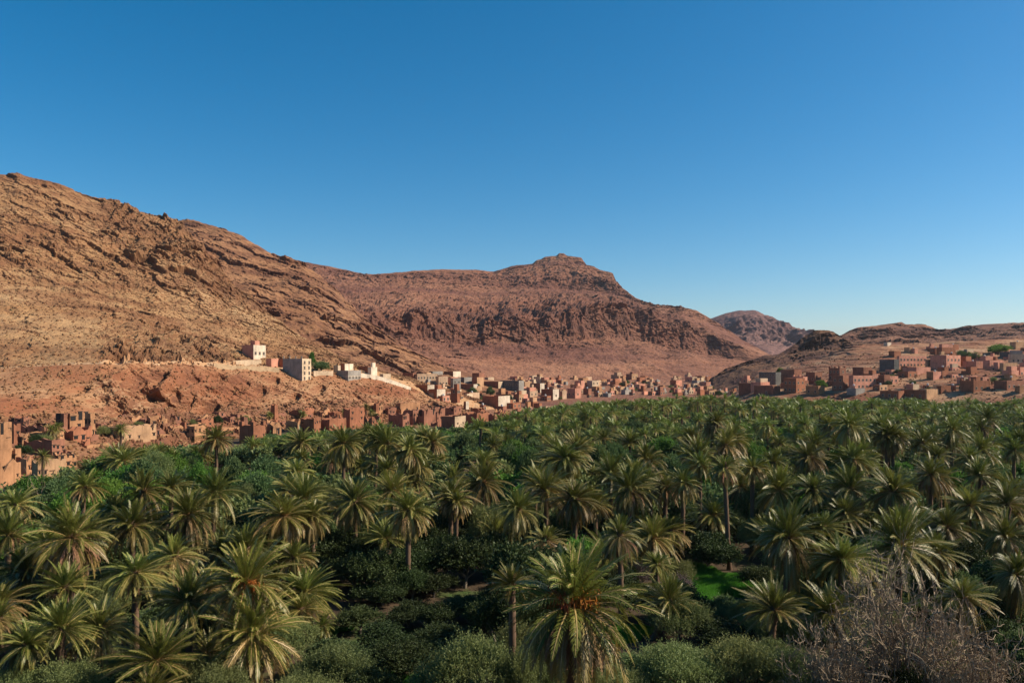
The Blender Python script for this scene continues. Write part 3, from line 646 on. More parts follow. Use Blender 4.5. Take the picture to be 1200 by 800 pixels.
RU = [   # the old mud village below the red bluffs: left edge, top, base, left face, right face, earth, label, options
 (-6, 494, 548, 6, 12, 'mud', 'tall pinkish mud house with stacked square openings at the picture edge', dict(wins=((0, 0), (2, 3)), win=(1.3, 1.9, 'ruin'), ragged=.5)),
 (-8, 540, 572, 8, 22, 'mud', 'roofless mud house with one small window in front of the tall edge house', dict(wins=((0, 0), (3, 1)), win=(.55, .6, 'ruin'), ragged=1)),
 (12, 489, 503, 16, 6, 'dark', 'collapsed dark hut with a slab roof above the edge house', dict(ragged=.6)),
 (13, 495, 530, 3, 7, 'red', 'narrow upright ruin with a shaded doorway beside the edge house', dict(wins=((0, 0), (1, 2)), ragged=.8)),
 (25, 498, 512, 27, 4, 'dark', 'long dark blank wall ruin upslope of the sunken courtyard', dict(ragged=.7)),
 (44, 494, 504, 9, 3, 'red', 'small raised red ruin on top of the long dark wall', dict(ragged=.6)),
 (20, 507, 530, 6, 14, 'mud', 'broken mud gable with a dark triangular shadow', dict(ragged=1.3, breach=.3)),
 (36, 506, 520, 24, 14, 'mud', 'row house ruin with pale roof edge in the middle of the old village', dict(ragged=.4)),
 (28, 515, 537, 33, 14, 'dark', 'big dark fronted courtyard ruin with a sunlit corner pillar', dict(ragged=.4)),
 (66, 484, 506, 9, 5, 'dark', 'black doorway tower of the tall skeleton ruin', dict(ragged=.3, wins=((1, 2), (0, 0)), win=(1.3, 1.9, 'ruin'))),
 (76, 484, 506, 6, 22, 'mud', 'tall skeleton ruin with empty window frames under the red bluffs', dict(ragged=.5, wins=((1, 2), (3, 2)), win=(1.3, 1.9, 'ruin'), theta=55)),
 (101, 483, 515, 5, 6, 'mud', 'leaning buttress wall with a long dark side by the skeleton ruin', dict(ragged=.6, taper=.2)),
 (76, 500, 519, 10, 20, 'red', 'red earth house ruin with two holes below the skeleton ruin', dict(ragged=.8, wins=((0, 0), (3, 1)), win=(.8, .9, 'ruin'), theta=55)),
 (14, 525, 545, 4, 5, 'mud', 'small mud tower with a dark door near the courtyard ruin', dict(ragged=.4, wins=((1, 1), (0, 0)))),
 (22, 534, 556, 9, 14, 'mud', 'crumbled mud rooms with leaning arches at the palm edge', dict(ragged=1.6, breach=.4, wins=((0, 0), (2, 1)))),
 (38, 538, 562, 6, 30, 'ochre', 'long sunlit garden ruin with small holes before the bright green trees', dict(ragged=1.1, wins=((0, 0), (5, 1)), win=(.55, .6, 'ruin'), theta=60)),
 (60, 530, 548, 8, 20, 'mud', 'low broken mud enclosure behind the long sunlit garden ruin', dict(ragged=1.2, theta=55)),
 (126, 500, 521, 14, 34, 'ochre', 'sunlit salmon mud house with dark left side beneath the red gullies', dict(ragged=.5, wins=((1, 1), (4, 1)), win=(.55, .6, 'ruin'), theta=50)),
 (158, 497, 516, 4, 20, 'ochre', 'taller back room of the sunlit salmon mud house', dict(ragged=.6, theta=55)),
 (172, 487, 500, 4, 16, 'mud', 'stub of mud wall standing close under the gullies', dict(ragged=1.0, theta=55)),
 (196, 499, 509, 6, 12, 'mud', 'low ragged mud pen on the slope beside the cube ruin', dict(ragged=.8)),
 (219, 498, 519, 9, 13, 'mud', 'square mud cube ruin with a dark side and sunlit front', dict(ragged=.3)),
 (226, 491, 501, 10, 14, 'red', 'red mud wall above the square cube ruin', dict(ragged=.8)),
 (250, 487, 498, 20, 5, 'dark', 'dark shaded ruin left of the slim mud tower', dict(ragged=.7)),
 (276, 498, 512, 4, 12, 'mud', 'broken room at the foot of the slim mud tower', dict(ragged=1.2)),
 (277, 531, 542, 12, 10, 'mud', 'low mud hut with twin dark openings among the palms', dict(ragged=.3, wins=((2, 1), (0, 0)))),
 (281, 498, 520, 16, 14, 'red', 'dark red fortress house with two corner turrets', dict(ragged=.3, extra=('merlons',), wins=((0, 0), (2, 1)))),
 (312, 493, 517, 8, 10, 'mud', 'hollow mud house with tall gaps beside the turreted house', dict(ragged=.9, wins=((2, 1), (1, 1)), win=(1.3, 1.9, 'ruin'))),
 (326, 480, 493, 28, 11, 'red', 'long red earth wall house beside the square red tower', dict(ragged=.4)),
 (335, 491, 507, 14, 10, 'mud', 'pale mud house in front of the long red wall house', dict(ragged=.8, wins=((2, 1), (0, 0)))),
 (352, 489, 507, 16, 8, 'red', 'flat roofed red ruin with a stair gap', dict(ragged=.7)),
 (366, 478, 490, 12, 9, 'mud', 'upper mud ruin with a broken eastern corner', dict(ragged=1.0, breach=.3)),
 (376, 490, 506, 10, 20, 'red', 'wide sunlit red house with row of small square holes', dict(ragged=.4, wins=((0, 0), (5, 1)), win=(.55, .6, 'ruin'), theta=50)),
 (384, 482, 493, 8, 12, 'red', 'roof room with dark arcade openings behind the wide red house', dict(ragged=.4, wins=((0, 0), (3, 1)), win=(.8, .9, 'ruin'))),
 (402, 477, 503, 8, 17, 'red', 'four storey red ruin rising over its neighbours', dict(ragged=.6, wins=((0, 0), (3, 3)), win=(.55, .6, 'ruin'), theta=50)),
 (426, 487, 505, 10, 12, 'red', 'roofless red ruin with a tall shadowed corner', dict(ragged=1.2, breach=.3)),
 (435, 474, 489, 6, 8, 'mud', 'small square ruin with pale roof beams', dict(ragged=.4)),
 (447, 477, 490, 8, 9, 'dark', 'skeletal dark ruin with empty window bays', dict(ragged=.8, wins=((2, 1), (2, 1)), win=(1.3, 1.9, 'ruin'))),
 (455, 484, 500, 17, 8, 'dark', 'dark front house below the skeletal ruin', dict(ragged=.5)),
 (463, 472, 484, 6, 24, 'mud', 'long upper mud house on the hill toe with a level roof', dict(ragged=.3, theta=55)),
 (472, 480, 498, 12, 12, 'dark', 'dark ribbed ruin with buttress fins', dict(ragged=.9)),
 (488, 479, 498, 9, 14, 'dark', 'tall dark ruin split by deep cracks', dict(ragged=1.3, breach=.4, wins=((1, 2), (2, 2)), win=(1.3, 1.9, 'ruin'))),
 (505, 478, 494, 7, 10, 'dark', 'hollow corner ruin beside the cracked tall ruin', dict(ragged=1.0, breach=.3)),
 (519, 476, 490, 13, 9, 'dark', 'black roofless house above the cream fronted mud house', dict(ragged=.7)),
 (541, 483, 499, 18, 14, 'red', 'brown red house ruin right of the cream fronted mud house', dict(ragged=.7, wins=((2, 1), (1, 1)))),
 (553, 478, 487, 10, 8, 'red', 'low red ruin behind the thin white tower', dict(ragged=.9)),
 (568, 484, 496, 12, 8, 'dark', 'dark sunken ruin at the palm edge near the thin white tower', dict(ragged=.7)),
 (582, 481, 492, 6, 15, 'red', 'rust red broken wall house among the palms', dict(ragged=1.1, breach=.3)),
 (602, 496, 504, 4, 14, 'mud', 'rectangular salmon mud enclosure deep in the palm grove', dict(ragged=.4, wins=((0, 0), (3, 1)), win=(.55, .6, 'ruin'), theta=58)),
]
def terr_for(px): return 'N' if px < 535 else 'P'
for (pxl, yt, yb, wl, wr, mat, label, kw) in RU:
    kw = dict(kw)
    kw.setdefault('ragged', .6); kw['ragged'] *= 1.15; kw.setdefault('wins', ((2, 1), (2, 1)) if yb-yt < 14 else ((2, 2), (3, 2))); kw.setdefault('win', (.55, .6, 'ruin') if len(label) % 2 else (.8, .9, 'ruin'))
    house('ruin', terr_for(pxl+wl), pxl, yt, yb, wl, wr, mat, label, cat='ruin', name='mud_ruin', **kw)
TOW = [(283, 488, 505, 3, 3, 'dark', 'N', 'slim mud tower stub standing before the turreted house'),
       (317, 473, 494, 5, 3.5, 'red', 'N', 'square red mud tower rising alone above the long red wall house'),
       (543, 470, 484, 3, 3.5, 'red', 'P', 'thin tower with one white side near the broad red house'),
       (438, 472, 490, 3, 3, 'red', 'N', 'crumbling corner tower of the upper ruins')]
for (pxl, yt, yb, wl, wr, mat, tr, label) in TOW:
    house('ruin', tr, pxl, yt, yb, wl, wr, mat, label, cat='tower', name='mud_tower', ragged=.35, taper=.16, matr='white' if 'white' in label else None, theta=45)

# small filler houses of the far village strip and of the right hill, too small to show their parts
FILL = dict(pink='rose', cream='cream', red='brick red', grey='grey', ochre='ochre', dark='dark brown', white='whitish', mud='mud brown', beige='beige')
def filler(terr, n, px0, px1, y_of, where, seed, pal, size):
    rng = np.random.default_rng(seed); done = []
    tries = 0
    while len(done) < n and tries < 4000:
        tries += 1
        px = rng.uniform(px0, px1); yb = y_of(px, rng)
        if any(abs(px-a) < 6 and abs(yb-b) < 1.7 for a, b in done): continue
        done.append((px, yb)); m = pal[rng.integers(len(pal))]
        s = rng.uniform(.8, 1.35)*size
        m2 = 'cream' if m in ('cream', 'pink') and rng.random() < .25 else (None if rng.random() < .6 else 'pink' if rng.random() < .5 else 'ochre')
        house('house', terr, px, yb-rng.uniform(4.5, 8)*s, yb, rng.uniform(4, 9)*s, rng.uniform(3, 8)*s, m,
              'small %s flat roofed house %s' % (FILL[m], where), group='small %s houses %s' % (FILL[m], where), matr=m2,
              wins=((1, 1), (2, 1)) if rng.random() < .55 else ((0, 0), (0, 0)), extra=[(), ('stair',), ('tank',), ('upper',), ()][int(rng.integers(5))], seed=int(px*91+yb*7))
P4 = ('pink', 'cream', 'red', 'grey', 'ochre', 'dark', 'pink', 'mud', 'beige', 'red', 'mud', 'ochre')
filler('P', 62, 596, 720, lambda p, r: r.uniform(446, 467), 'in the far village strip behind the red corner house', 11, P4, .80)
filler('P', 80, 715, 862, lambda p, r: r.uniform(444, 464), 'in the far village strip below the mountain', 12, P4, .72)
filler('P', 30, 530, 640, lambda p, r: r.uniform(457, 484), 'among the houses below the dark twin houses', 13, ('red', 'mud', 'pink', 'dark', 'beige', 'red'), 1.05)
filler('M', 14, 478, 560, lambda p, r: r.uniform(445, 460), 'packed around the long beige house', 19, ('red', 'beige', 'pink', 'dark', 'grey'), 1.0)
filler('N', 10, 488, 540, lambda p, r: r.uniform(459, 474), 'stepping down below the stepped red house', 20, ('red', 'dark', 'mud', 'beige'), 1.0)
filler('R', 30, 1030, 1205, lambda p, r: r.uniform(434, 460), 'scattered on the stony terraces of the hill village', 14, ('pink', 'red', 'pink', 'mud', 'red'), 1.05)
filler('R', 26, 1060, 1205, lambda p, r: r.uniform(408, 430), 'high on the hill village slope', 15, ('pink', 'red', 'ochre', 'pink', 'red'), 1.05)
filler('R', 22, 868, 1025, lambda p, r: r.uniform(446, 463), 'in the shaded quarter at the valley mouth', 16, ('dark', 'red', 'pink', 'dark'), 1.1)  # dark walls in this mix stand for the shadow lying there

rng = np.random.default_rng(21); done = []
for k in range(140):                                              # small tumbled rooms between the named ruins
    px = rng.uniform(0, 640); top = float(np.interp(px, [0, 100, 200, 300, 450, 540, 640], [492, 490, 488, 482, 477, 480, 482])); low = float(np.interp(px, [0, 60, 110, 200, 300, 450, 560, 640], [560, 545, 524, 512, 508, 500, 500, 488]))
    yb = rng.uniform(top+4, max(low, top+6)); tr = terr_for(px)
    if any(abs(px-a) < 6 and abs(yb-b) < 3 for a, b in done): continue
    done.append((px, yb)); wh = 'beside the red gullies' if px < 200 else 'near the slim mud tower' if px < 330 else 'among the red ruins' if px < 500 else 'behind the cream fronted mud house'
    m = ('mud', 'red', 'dark', 'dark')[int(rng.integers(4))]
    house('ruin', tr, px, yb-rng.uniform(5, 9), yb, rng.uniform(4, 9), rng.uniform(5, 11), m, 'small tumbled %s room %s' % (dict(mud='mud brown', red='red earth', dark='dark earth')[m], wh), cat='ruin', name='mud_ruin',
          group='tumbled %s rooms %s' % (m, wh), ragged=rng.uniform(.4, 1.1), breach=.2, wins=((0, 0), (1, 1)), seed=4000+k)
# walls that follow the slope
def run_wall(name, terr, pts, mat, label, cat, t=.5, step=6, ragged=0, seed=1, found=2.5):
    """pts: photo pixels (px, top row, base row) along the wall"""
    rng = np.random.default_rng(seed)
    a = np.array(pts, float); px = np.arange(a[0, 0], a[-1, 0]+.1, step)
    B = []
    for p in px:
        yt, yb = np.interp(p, a[:, 0], a[:, 1]), np.interp(p, a[:, 0], a[:, 2])
        x, Y, z = TERR[terr].hit(p, yb); B.append((x, Y, z, max(.5, (yb-yt)*Y/F-abs(rng.normal(0, ragged)))))
    B = np.array(B)
    k = np.ones(5)/5
    for c in range(4):
        e = np.concatenate([[B[0, c]]*2, B[:, c], [B[-1, c]]*2]); B[:, c] = np.convolve(e, k, 'valid')
    T = np.gradient(B[:, :2], axis=0); T /= np.linalg.norm(T, axis=1)[:, None]; N = np.stack([-T[:, 1], T[:, 0]], 1)*t
    f = np.stack([B[:, 0], B[:, 1]], 1); bk = f+N; n = len(B)
    z = lambda P, zz: np.concatenate([P, zz[:, None]], 1)
    V = np.concatenate([z(f, B[:, 2]-found), z(f, B[:, 2]+B[:, 3]), z(bk, B[:, 2]+B[:, 3]+.02), z(bk, B[:, 2]-found)])
    i = np.arange(n-1)
    q = np.concatenate([np.stack([r*n+i, r*n+i+1, (r+1)*n+i+1, (r+1)*n+i], 1) for r in range(3)]+[[[0, n, 2*n, 3*n], [n-1, 4*n-1, 3*n-1, 2*n-1]]])
    tag(put(name, mesh_np(name, V, q, mats=[WM[mat]])), label, cat)
run_wall('retaining_wall', 'N', [(247, 424.5, 430), (262, 427.5, 432), (290, 429, 434), (331, 431, 438)], 'sand', 'tan retaining wall round the terrace under the lone pink and white house', 'wall')
run_wall('retaining_wall', 'N', [(364, 434.5, 441), (384, 434.5, 441.5), (398, 435, 441)], 'cream', 'short pale retaining wall under the walled green garden', 'wall')
run_wall('retaining_wall', 'N', [(420, 437, 443), (438, 439, 445), (455, 443.5, 449), (470, 449, 454), (484, 454.5, 458)], 'white', 'long curving white wall sweeping down towards the village', 'wall', step=4)
run_wall('compound_wall', 'N', [(262, 423.5, 427.5), (290, 421.5, 427), (312, 421.5, 427)], 'cream', 'cream courtyard wall beside the lone pink and white house', 'wall')
for i, (pts, lab) in enumerate([
    ([(40, 519, 524), (70, 519, 525)], 'low mud wall along the top of the courtyard ruin'),
    ([(186, 507, 512), (218, 508, 513)], 'ragged mud wall leading to the square cube ruin'),
    ([(240, 500, 505), (282, 499, 504)], 'thin mud wall between the cube ruin and the slim tower'),
    ([(395, 474, 478), (440, 471, 476)], 'ragged mud wall along the hill toe above the red ruins'),
    ([(100, 520, 526), (130, 517, 524)], 'sloping mud wall below the leaning buttress'),
    ([(0, 486, 491), (14, 488, 492)], 'short stub of mud wall over the tall edge house')]):
    run_wall('mud_wall', 'N', pts, 'mud', lab, 'wall', ragged=.5, step=3, seed=40+i)
rng = np.random.default_rng(61)
for k in range(16):                                              # dry stone terraces of the right hill
    px = rng.uniform(1024, 1165); y = rng.uniform(436, 459); n = rng.uniform(14, 34)
    run_wall('terrace_wall', 'R', [(px, y-1.7, y), (px+n/2, y-2.0+rng.uniform(-.5, .5), y+rng.uniform(-.5, .5)), (px+n, y-1.5, y+rng.uniform(-.8, .8))], 'sand', 'low dry stone terrace wall on the stony slope of the hill village', 'wall', step=3, ragged=.3, seed=70+k, found=1.0)
    bpy.data.objects['terrace_wall' if k == 0 else 'terrace_wall.%03d' % k]['group'] = 'terrace walls of the hill village'
def pole(terr, px, yb, h, label):
    x, Y, z = TERR[terr].hit(px, yb); g = Geo(); g.tube([(0, 0, -1), (0, 0, h*.5), (0, 0, h)], [.13, .11, .09], 6, 0)
    root = put('utility_pole', g.mesh('utility_pole', [M_WOOD])); root.location = (x, Y, z); tag(root, label, 'pole')
    g = Geo(); g.box(-.8, .8, -.06, .06, h-.7, h-.55, 0); put('crossarm', g.mesh('crossarm', [M_WOOD]), root, rot=(0, 0, .3))
for (tr, px, yb, h, lab) in [('N', 266, 428, 7, 'lone utility pole at the start of the tan retaining wall'), ('N', 409, 437, 7, 'utility pole beside the small red and white cube house'), ('M', 497, 452, 8, 'utility pole before the long beige house'),
                             ('R', 1106, 436, 8, 'utility pole below the tall pink house'), ('R', 1030, 441, 8, 'utility pole under the dark slate house of the hill village'), ('P', 648, 467, 8, 'utility pole beside the red corner house')]: pole(tr, px, yb, h, lab)
# ------------------------------------------------------------------ foliage materials
def leaf_mat(name, c, c2, rough=.45, trans=.25, var=.25, spec=.5):
    t = NT(name); oi = t.node('ShaderNodeObjectInfo'); n = t.noise(t.coords(), 1.3, 3, .6); n2 = t.noise(t.coords('Object', (9, 9, 9)), 1, 2)
    col = t.mix(t.remap(n, .35, .65), c, c2); col = t.mix(t.remap(n2, .4, .7, 0, .5), col, c2)
    h = t.node('ShaderNodeHueSaturation'); t.l.new(col, h.inputs['Color'])
    t.l.new(t.remap(oi.outputs['Random'], 0, 1, 1-var, 1+var), h.inputs['Value'])
    m2 = t.math('FRACT', t.math('MULTIPLY', oi.outputs['Random'], 7.31)); t.l.new(t.remap(m2, 0, 1, .475, .515), h.inputs['Hue'])
    t.color(h.outputs[0]); t.b.inputs['Roughness'].default_value = rough; t.b.inputs['Specular IOR Level'].default_value = spec
    if trans:
        tr = t.node('ShaderNodeBsdfTranslucent'); t.l.new(h.outputs[0], tr.inputs['Color'])
        mx = t.node('ShaderNodeMixShader'); mx.inputs[0].default_value = trans
        t.l.new(t.b.outputs[0], mx.inputs[1]); t.l.new(tr.outputs[0], mx.inputs[2]); t.l.new(mx.outputs[0], t.out.inputs['Surface'])
    return t.m
PM = [leaf_mat('palm_leaf_young', (.106, .138, .023), (.178, .192, .040), .44, .25, spec=.3), leaf_mat('palm_leaf', (.090, .113, .017), (.167, .166, .032), .44, .25, spec=.3),
      leaf_mat('palm_leaf_old', (.165, .138, .032), (.265, .195, .055), .5, .25, spec=.3), leaf_mat('palm_leaf_dry', (.33, .205, .10), (.22, .125, .06), .75, .1, spec=.15), leaf_mat('palm_rib', (.42, .28, .10), (.32, .23, .085), .45, 0)]
M_BARK = flat('palm_bark', (.16, .10, .065), .9, .1); M_WOODY = flat('grey_bark', (.20, .16, .12), .9, .1)
M_DATE = leaf_mat('date_stalk', (.52, .18, .03), (.40, .12, .02), .5, .1); M_BARE = flat('bare_branch', (.37, .275, .185), .85, .1)
LM = dict(olive=leaf_mat('olive_leaf', (.135, .170, .055), (.215, .240, .085), .55, .35, spec=.2), dark=leaf_mat('shade_dark_leaf', (.034, .052, .016), (.055, .076, .024), .55, .2, spec=.15),  # dark kind: leaf colour lowered so its bushes read as shaded gaps
          green=leaf_mat('bright_leaf', (.085, .19, .028), (.14, .26, .045), .5, .4, spec=.2), fig=leaf_mat('mid_leaf', (.075, .125, .042), (.115, .165, .060), .55, .35, spec=.15),
          blossom=leaf_mat('mauve_blossom', (.20, .13, .13), (.26, .19, .17), .7, .2))

def frond(g, rng, az, e0, Ln, bend, ns, lmax, wd, m, rib=True, twist=0, spread=1.0, base=.12):
    n = 9; t = np.linspace(0, 1, n)
    e = np.maximum(e0-bend*t**1.4, math.radians(-88)); s = Ln/(n-1)
    az2 = az+twist*t*.35
    d = np.stack([np.cos(e)*np.cos(az2), np.cos(e)*np.sin(az2), np.sin(e)], 1)
    P = np.concatenate([[[0, 0, 0]], np.cumsum(d[:-1]*s, 0)])+np.array([math.cos(az)*base, math.sin(az)*base, 0])
    S = np.stack([-np.sin(az2), np.cos(az2), 0*t], 1); U = np.cross(d, S)*-1
    U = np.where(U[:, 2:3] < 0, -U, U)
    ro = twist*.9; S, U = S*math.cos(ro)+U*math.sin(ro), U*math.cos(ro)-S*math.sin(ro)
    if rib:
        w = np.array([.085, .05, .032, .026, .022, .018, .015, .012, .008])[:, None]
        V = np.concatenate([P+S*w+U*.01, P-S*w+U*.01]); i = np.arange(n-1)
        g.add(V, np.stack([i, i+1, n+i+1, n+i], 1), m=4 if m < 3 else 3)
    k = np.linspace(.13, 1, ns)
    f = k*(n-1); i0 = np.minimum(f.astype(int), n-2); fr = (f-i0)[:, None]
    ip = lambda A: A[i0]*(1-fr)+A[i0+1]*fr
    p, T, Sk, Uk = ip(P), ip(d), ip(S), ip(U)
    ln = lmax*np.clip(np.sin(np.pi*(.16+.80*k))**.8, .2, 1)
    for sg in (-1, 1):
        fw = (.95+1.0*k)[:, None]
        D = T*fw+sg*Sk*spread+Uk*rng.uniform(.1, .55, (ns, 1))+rng.normal(0, .13, (ns, 3)); D /= np.linalg.norm(D, axis=1)[:, None]
        l = (ln*rng.uniform(.85, 1.15, ns))[:, None]
        B1, B2 = p-T*wd*.5, p+T*wd*.5
        mid = p+D*l*.55+np.array([0, 0, -.02]); tip = p+D*l+np.array([0, 0, -.14])*l
        hw = np.cross(D, Uk); hw /= np.linalg.norm(hw, axis=1)[:, None]+1e-9; hw *= wd*.5
        V = np.concatenate([B1, B2, mid+hw, mid-hw, tip]); j = np.arange(ns)
        g.add(V, np.stack([j, j+ns, j+2*ns, j+3*ns], 1), np.stack([j+3*ns, j+2*ns, j+4*ns], 1), m)

def crown_geo(seed, nf=72, Ln=3.3, ns=34, lmax=.43, wd=.042, elo=-42, bend=(35, 75), old=.3, rib=True, ehi=86):
    rng = np.random.default_rng(seed); g = Geo(); lop = rng.uniform(0, 6.28)
    for i in range(nf):
        a = i/(nf-1); az = i*2.39996+rng.uniform(-.35, .35)
        if rng.random() < .05: continue
        e0 = math.radians(ehi+(elo-ehi)*a**.85+rng.uniform(-14, 14)+9*math.sin(az*2+lop))
        m = 0 if a < .30 else (1 if a < 1-old else 2)
        L_ = Ln*(.72+.28*min(1, a*3))*rng.uniform(.78, 1.12)*(1+.12*math.cos(az-lop))
        bd = math.radians(rng.uniform(*bend))*(.55+.45*min(1, a*2.2))
        frond(g, rng, az, e0, L_, bd, ns, lmax, wd, m, rib, rng.uniform(-.8, .8), base=.10+.08*a)
    return g
def skirt_geo(seed, nf=26, Ln=2.5, ns=16, dens=1):
    rng = np.random.default_rng(seed); g = Geo()
    for i in range(nf):
        frond(g, rng, i*2.39996+rng.uniform(-.3, .3), math.radians(rng.uniform(-38, 2)), Ln*rng.uniform(.7, 1.1), math.radians(rng.uniform(60, 85)), ns, .34, .06, 3, True, rng.uniform(-.8, .8), .55, .14)
    V, *_ = g.arrays(); g.v = [V-np.array([0, 0, .18])]
    return g
def trunk_geo(seed, n=9, rings=26):
    rng = np.random.default_rng(seed); g = Geo(); z = np.linspace(0, 1, rings)
    r = .21+.10*np.exp(-z*14)+.03*rng.uniform(0, 1, rings)+.035*(np.arange(rings) % 2)+.10*np.exp(-((z-1)/.06)**2)
    b = rng.uniform(-.25, .25, 2); P = np.stack([b[0]*z*z*.8, b[1]*z*z*.8, z], 1); P[:, :2] -= 0
    top = P[-1].copy()
    g.tube(P, r, n, 0); return g, top
def date_geo(seed):
    rng = np.random.default_rng(seed); g = Geo(); az = rng.uniform(0, 6.28); t = np.linspace(0, 1, 6)
    e = np.radians(60-95*t); d = np.stack([np.cos(e), 0*t, np.sin(e)], 1); P = np.concatenate([[[0, 0, 0]], np.cumsum(d[:-1]*.2, 0)])
    g.tube(P, np.linspace(.035, .02, 6), 5, 0)
    for k in range(34):
        q = P[2+k % 4]; D = np.array([rng.normal(.25, .25), rng.normal(0, .28), rng.normal(-.1, .3)]); D2 = D*.7+np.array([0, 0, -.28])
        g.tube([q, q+D*.6, q+D2], [.016, .014, .012], 3, 0)
        for s in (.45, .7, .95): 
            c = q+D*.6*(1-s)+D2*s; g.box(c[0]-.02, c[0]+.02, c[1]-.02, c[1]+.02, c[2]-.03, c[2]+.03, 0)
    return g

STYLE = [  # crown kinds: full round, stiff upright, heavy drooping, sparse old, broad
    dict(nf=140, Ln=3.2, elo=-52, bend=(30, 72), old=.30), dict(nf=100, Ln=3.2, elo=-20, bend=(18, 50), old=.12, ehi=88),
    dict(nf=150, Ln=3.2, elo=-66, bend=(40, 85), old=.42), dict(nf=104, Ln=3.0, elo=-52, bend=(28, 80), old=.45), dict(nf=130, Ln=3.5, elo=-40, bend=(35, 68), old=.28)]
CROWN = [crown_geo(200+i, **s).mesh('crown', PM) for i, s in enumerate(STYLE)]+[crown_geo(230+i, **STYLE[i]).mesh('crown', PM) for i in (0, 2, 4, 3, 1, 0)]
CSTYLE = [0, 1, 2, 3, 4, 0, 2, 4, 3, 1, 0]
SKIRT = [skirt_geo(250+i).mesh('dry_fronds', PM) for i in range(3)]
_tr = [trunk_geo(260+i) for i in range(4)]
TRUNK = [(g.mesh('trunk', [M_BARK], True), top) for g, top in _tr]
DATE = [date_geo(270+i).mesh('date_cluster', [M_DATE]) for i in range(3)]
WORD = ['round crowned', 'stiff upright', 'heavy drooping', 'thin crowned', 'broad crowned']

def palm(x, Y, zh, D, style, label, group=None, skirt=False, dates=0, lean=(0, 0), seed=0, zg=0.0, skirts=1):
    rng = np.random.default_rng(seed)
    root = bpy.data.objects.new('date_palm', None); COL.objects.link(root); root.location = (x, Y, zg); tag(root, label, 'palm tree', group)
    root.rotation_euler = (lean[0], lean[1], rng.uniform(0, 6.28) if lean == (0, 0) else 0)
    zh = zh+0; h = max(.6, zh-zg); me, top = TRUNK[int(rng.integers(4))]
    s = D/6.3
    put('trunk', me, root, (0, 0, -.3), (0, 0, 0), (min(1.1, .75+.3*s), min(1.1, .75+.3*s), h+.3))
    c = (top[0]*min(1.1, .75+.3*s), top[1]*min(1.1, .75+.3*s), h)
    put('crown', CROWN[style], root, c, (rng.uniform(-.14, .14), rng.uniform(-.14, .14), rng.uniform(0, 6.28)), (s*rng.uniform(.82, 1.16), s*rng.uniform(.82, 1.16), s*rng.uniform(.8, 1.25)))
    for _ in range(skirts if skirt else 0): put('dry_fronds', SKIRT[int(rng.integers(3))], root, (c[0], c[1], h-.1), (0, 0, rng.uniform(0, 6.28)), (s, s, s*rng.uniform(.9, 1.15)))
    for k in range(dates): put('date_cluster', DATE[k % 3], root, (c[0], c[1], h-.05), (0, rng.uniform(-.3, .2), 6.28*k/dates+rng.uniform(-.2, .2)), (s*1.0, s*1.0, s*1.0))
    return root

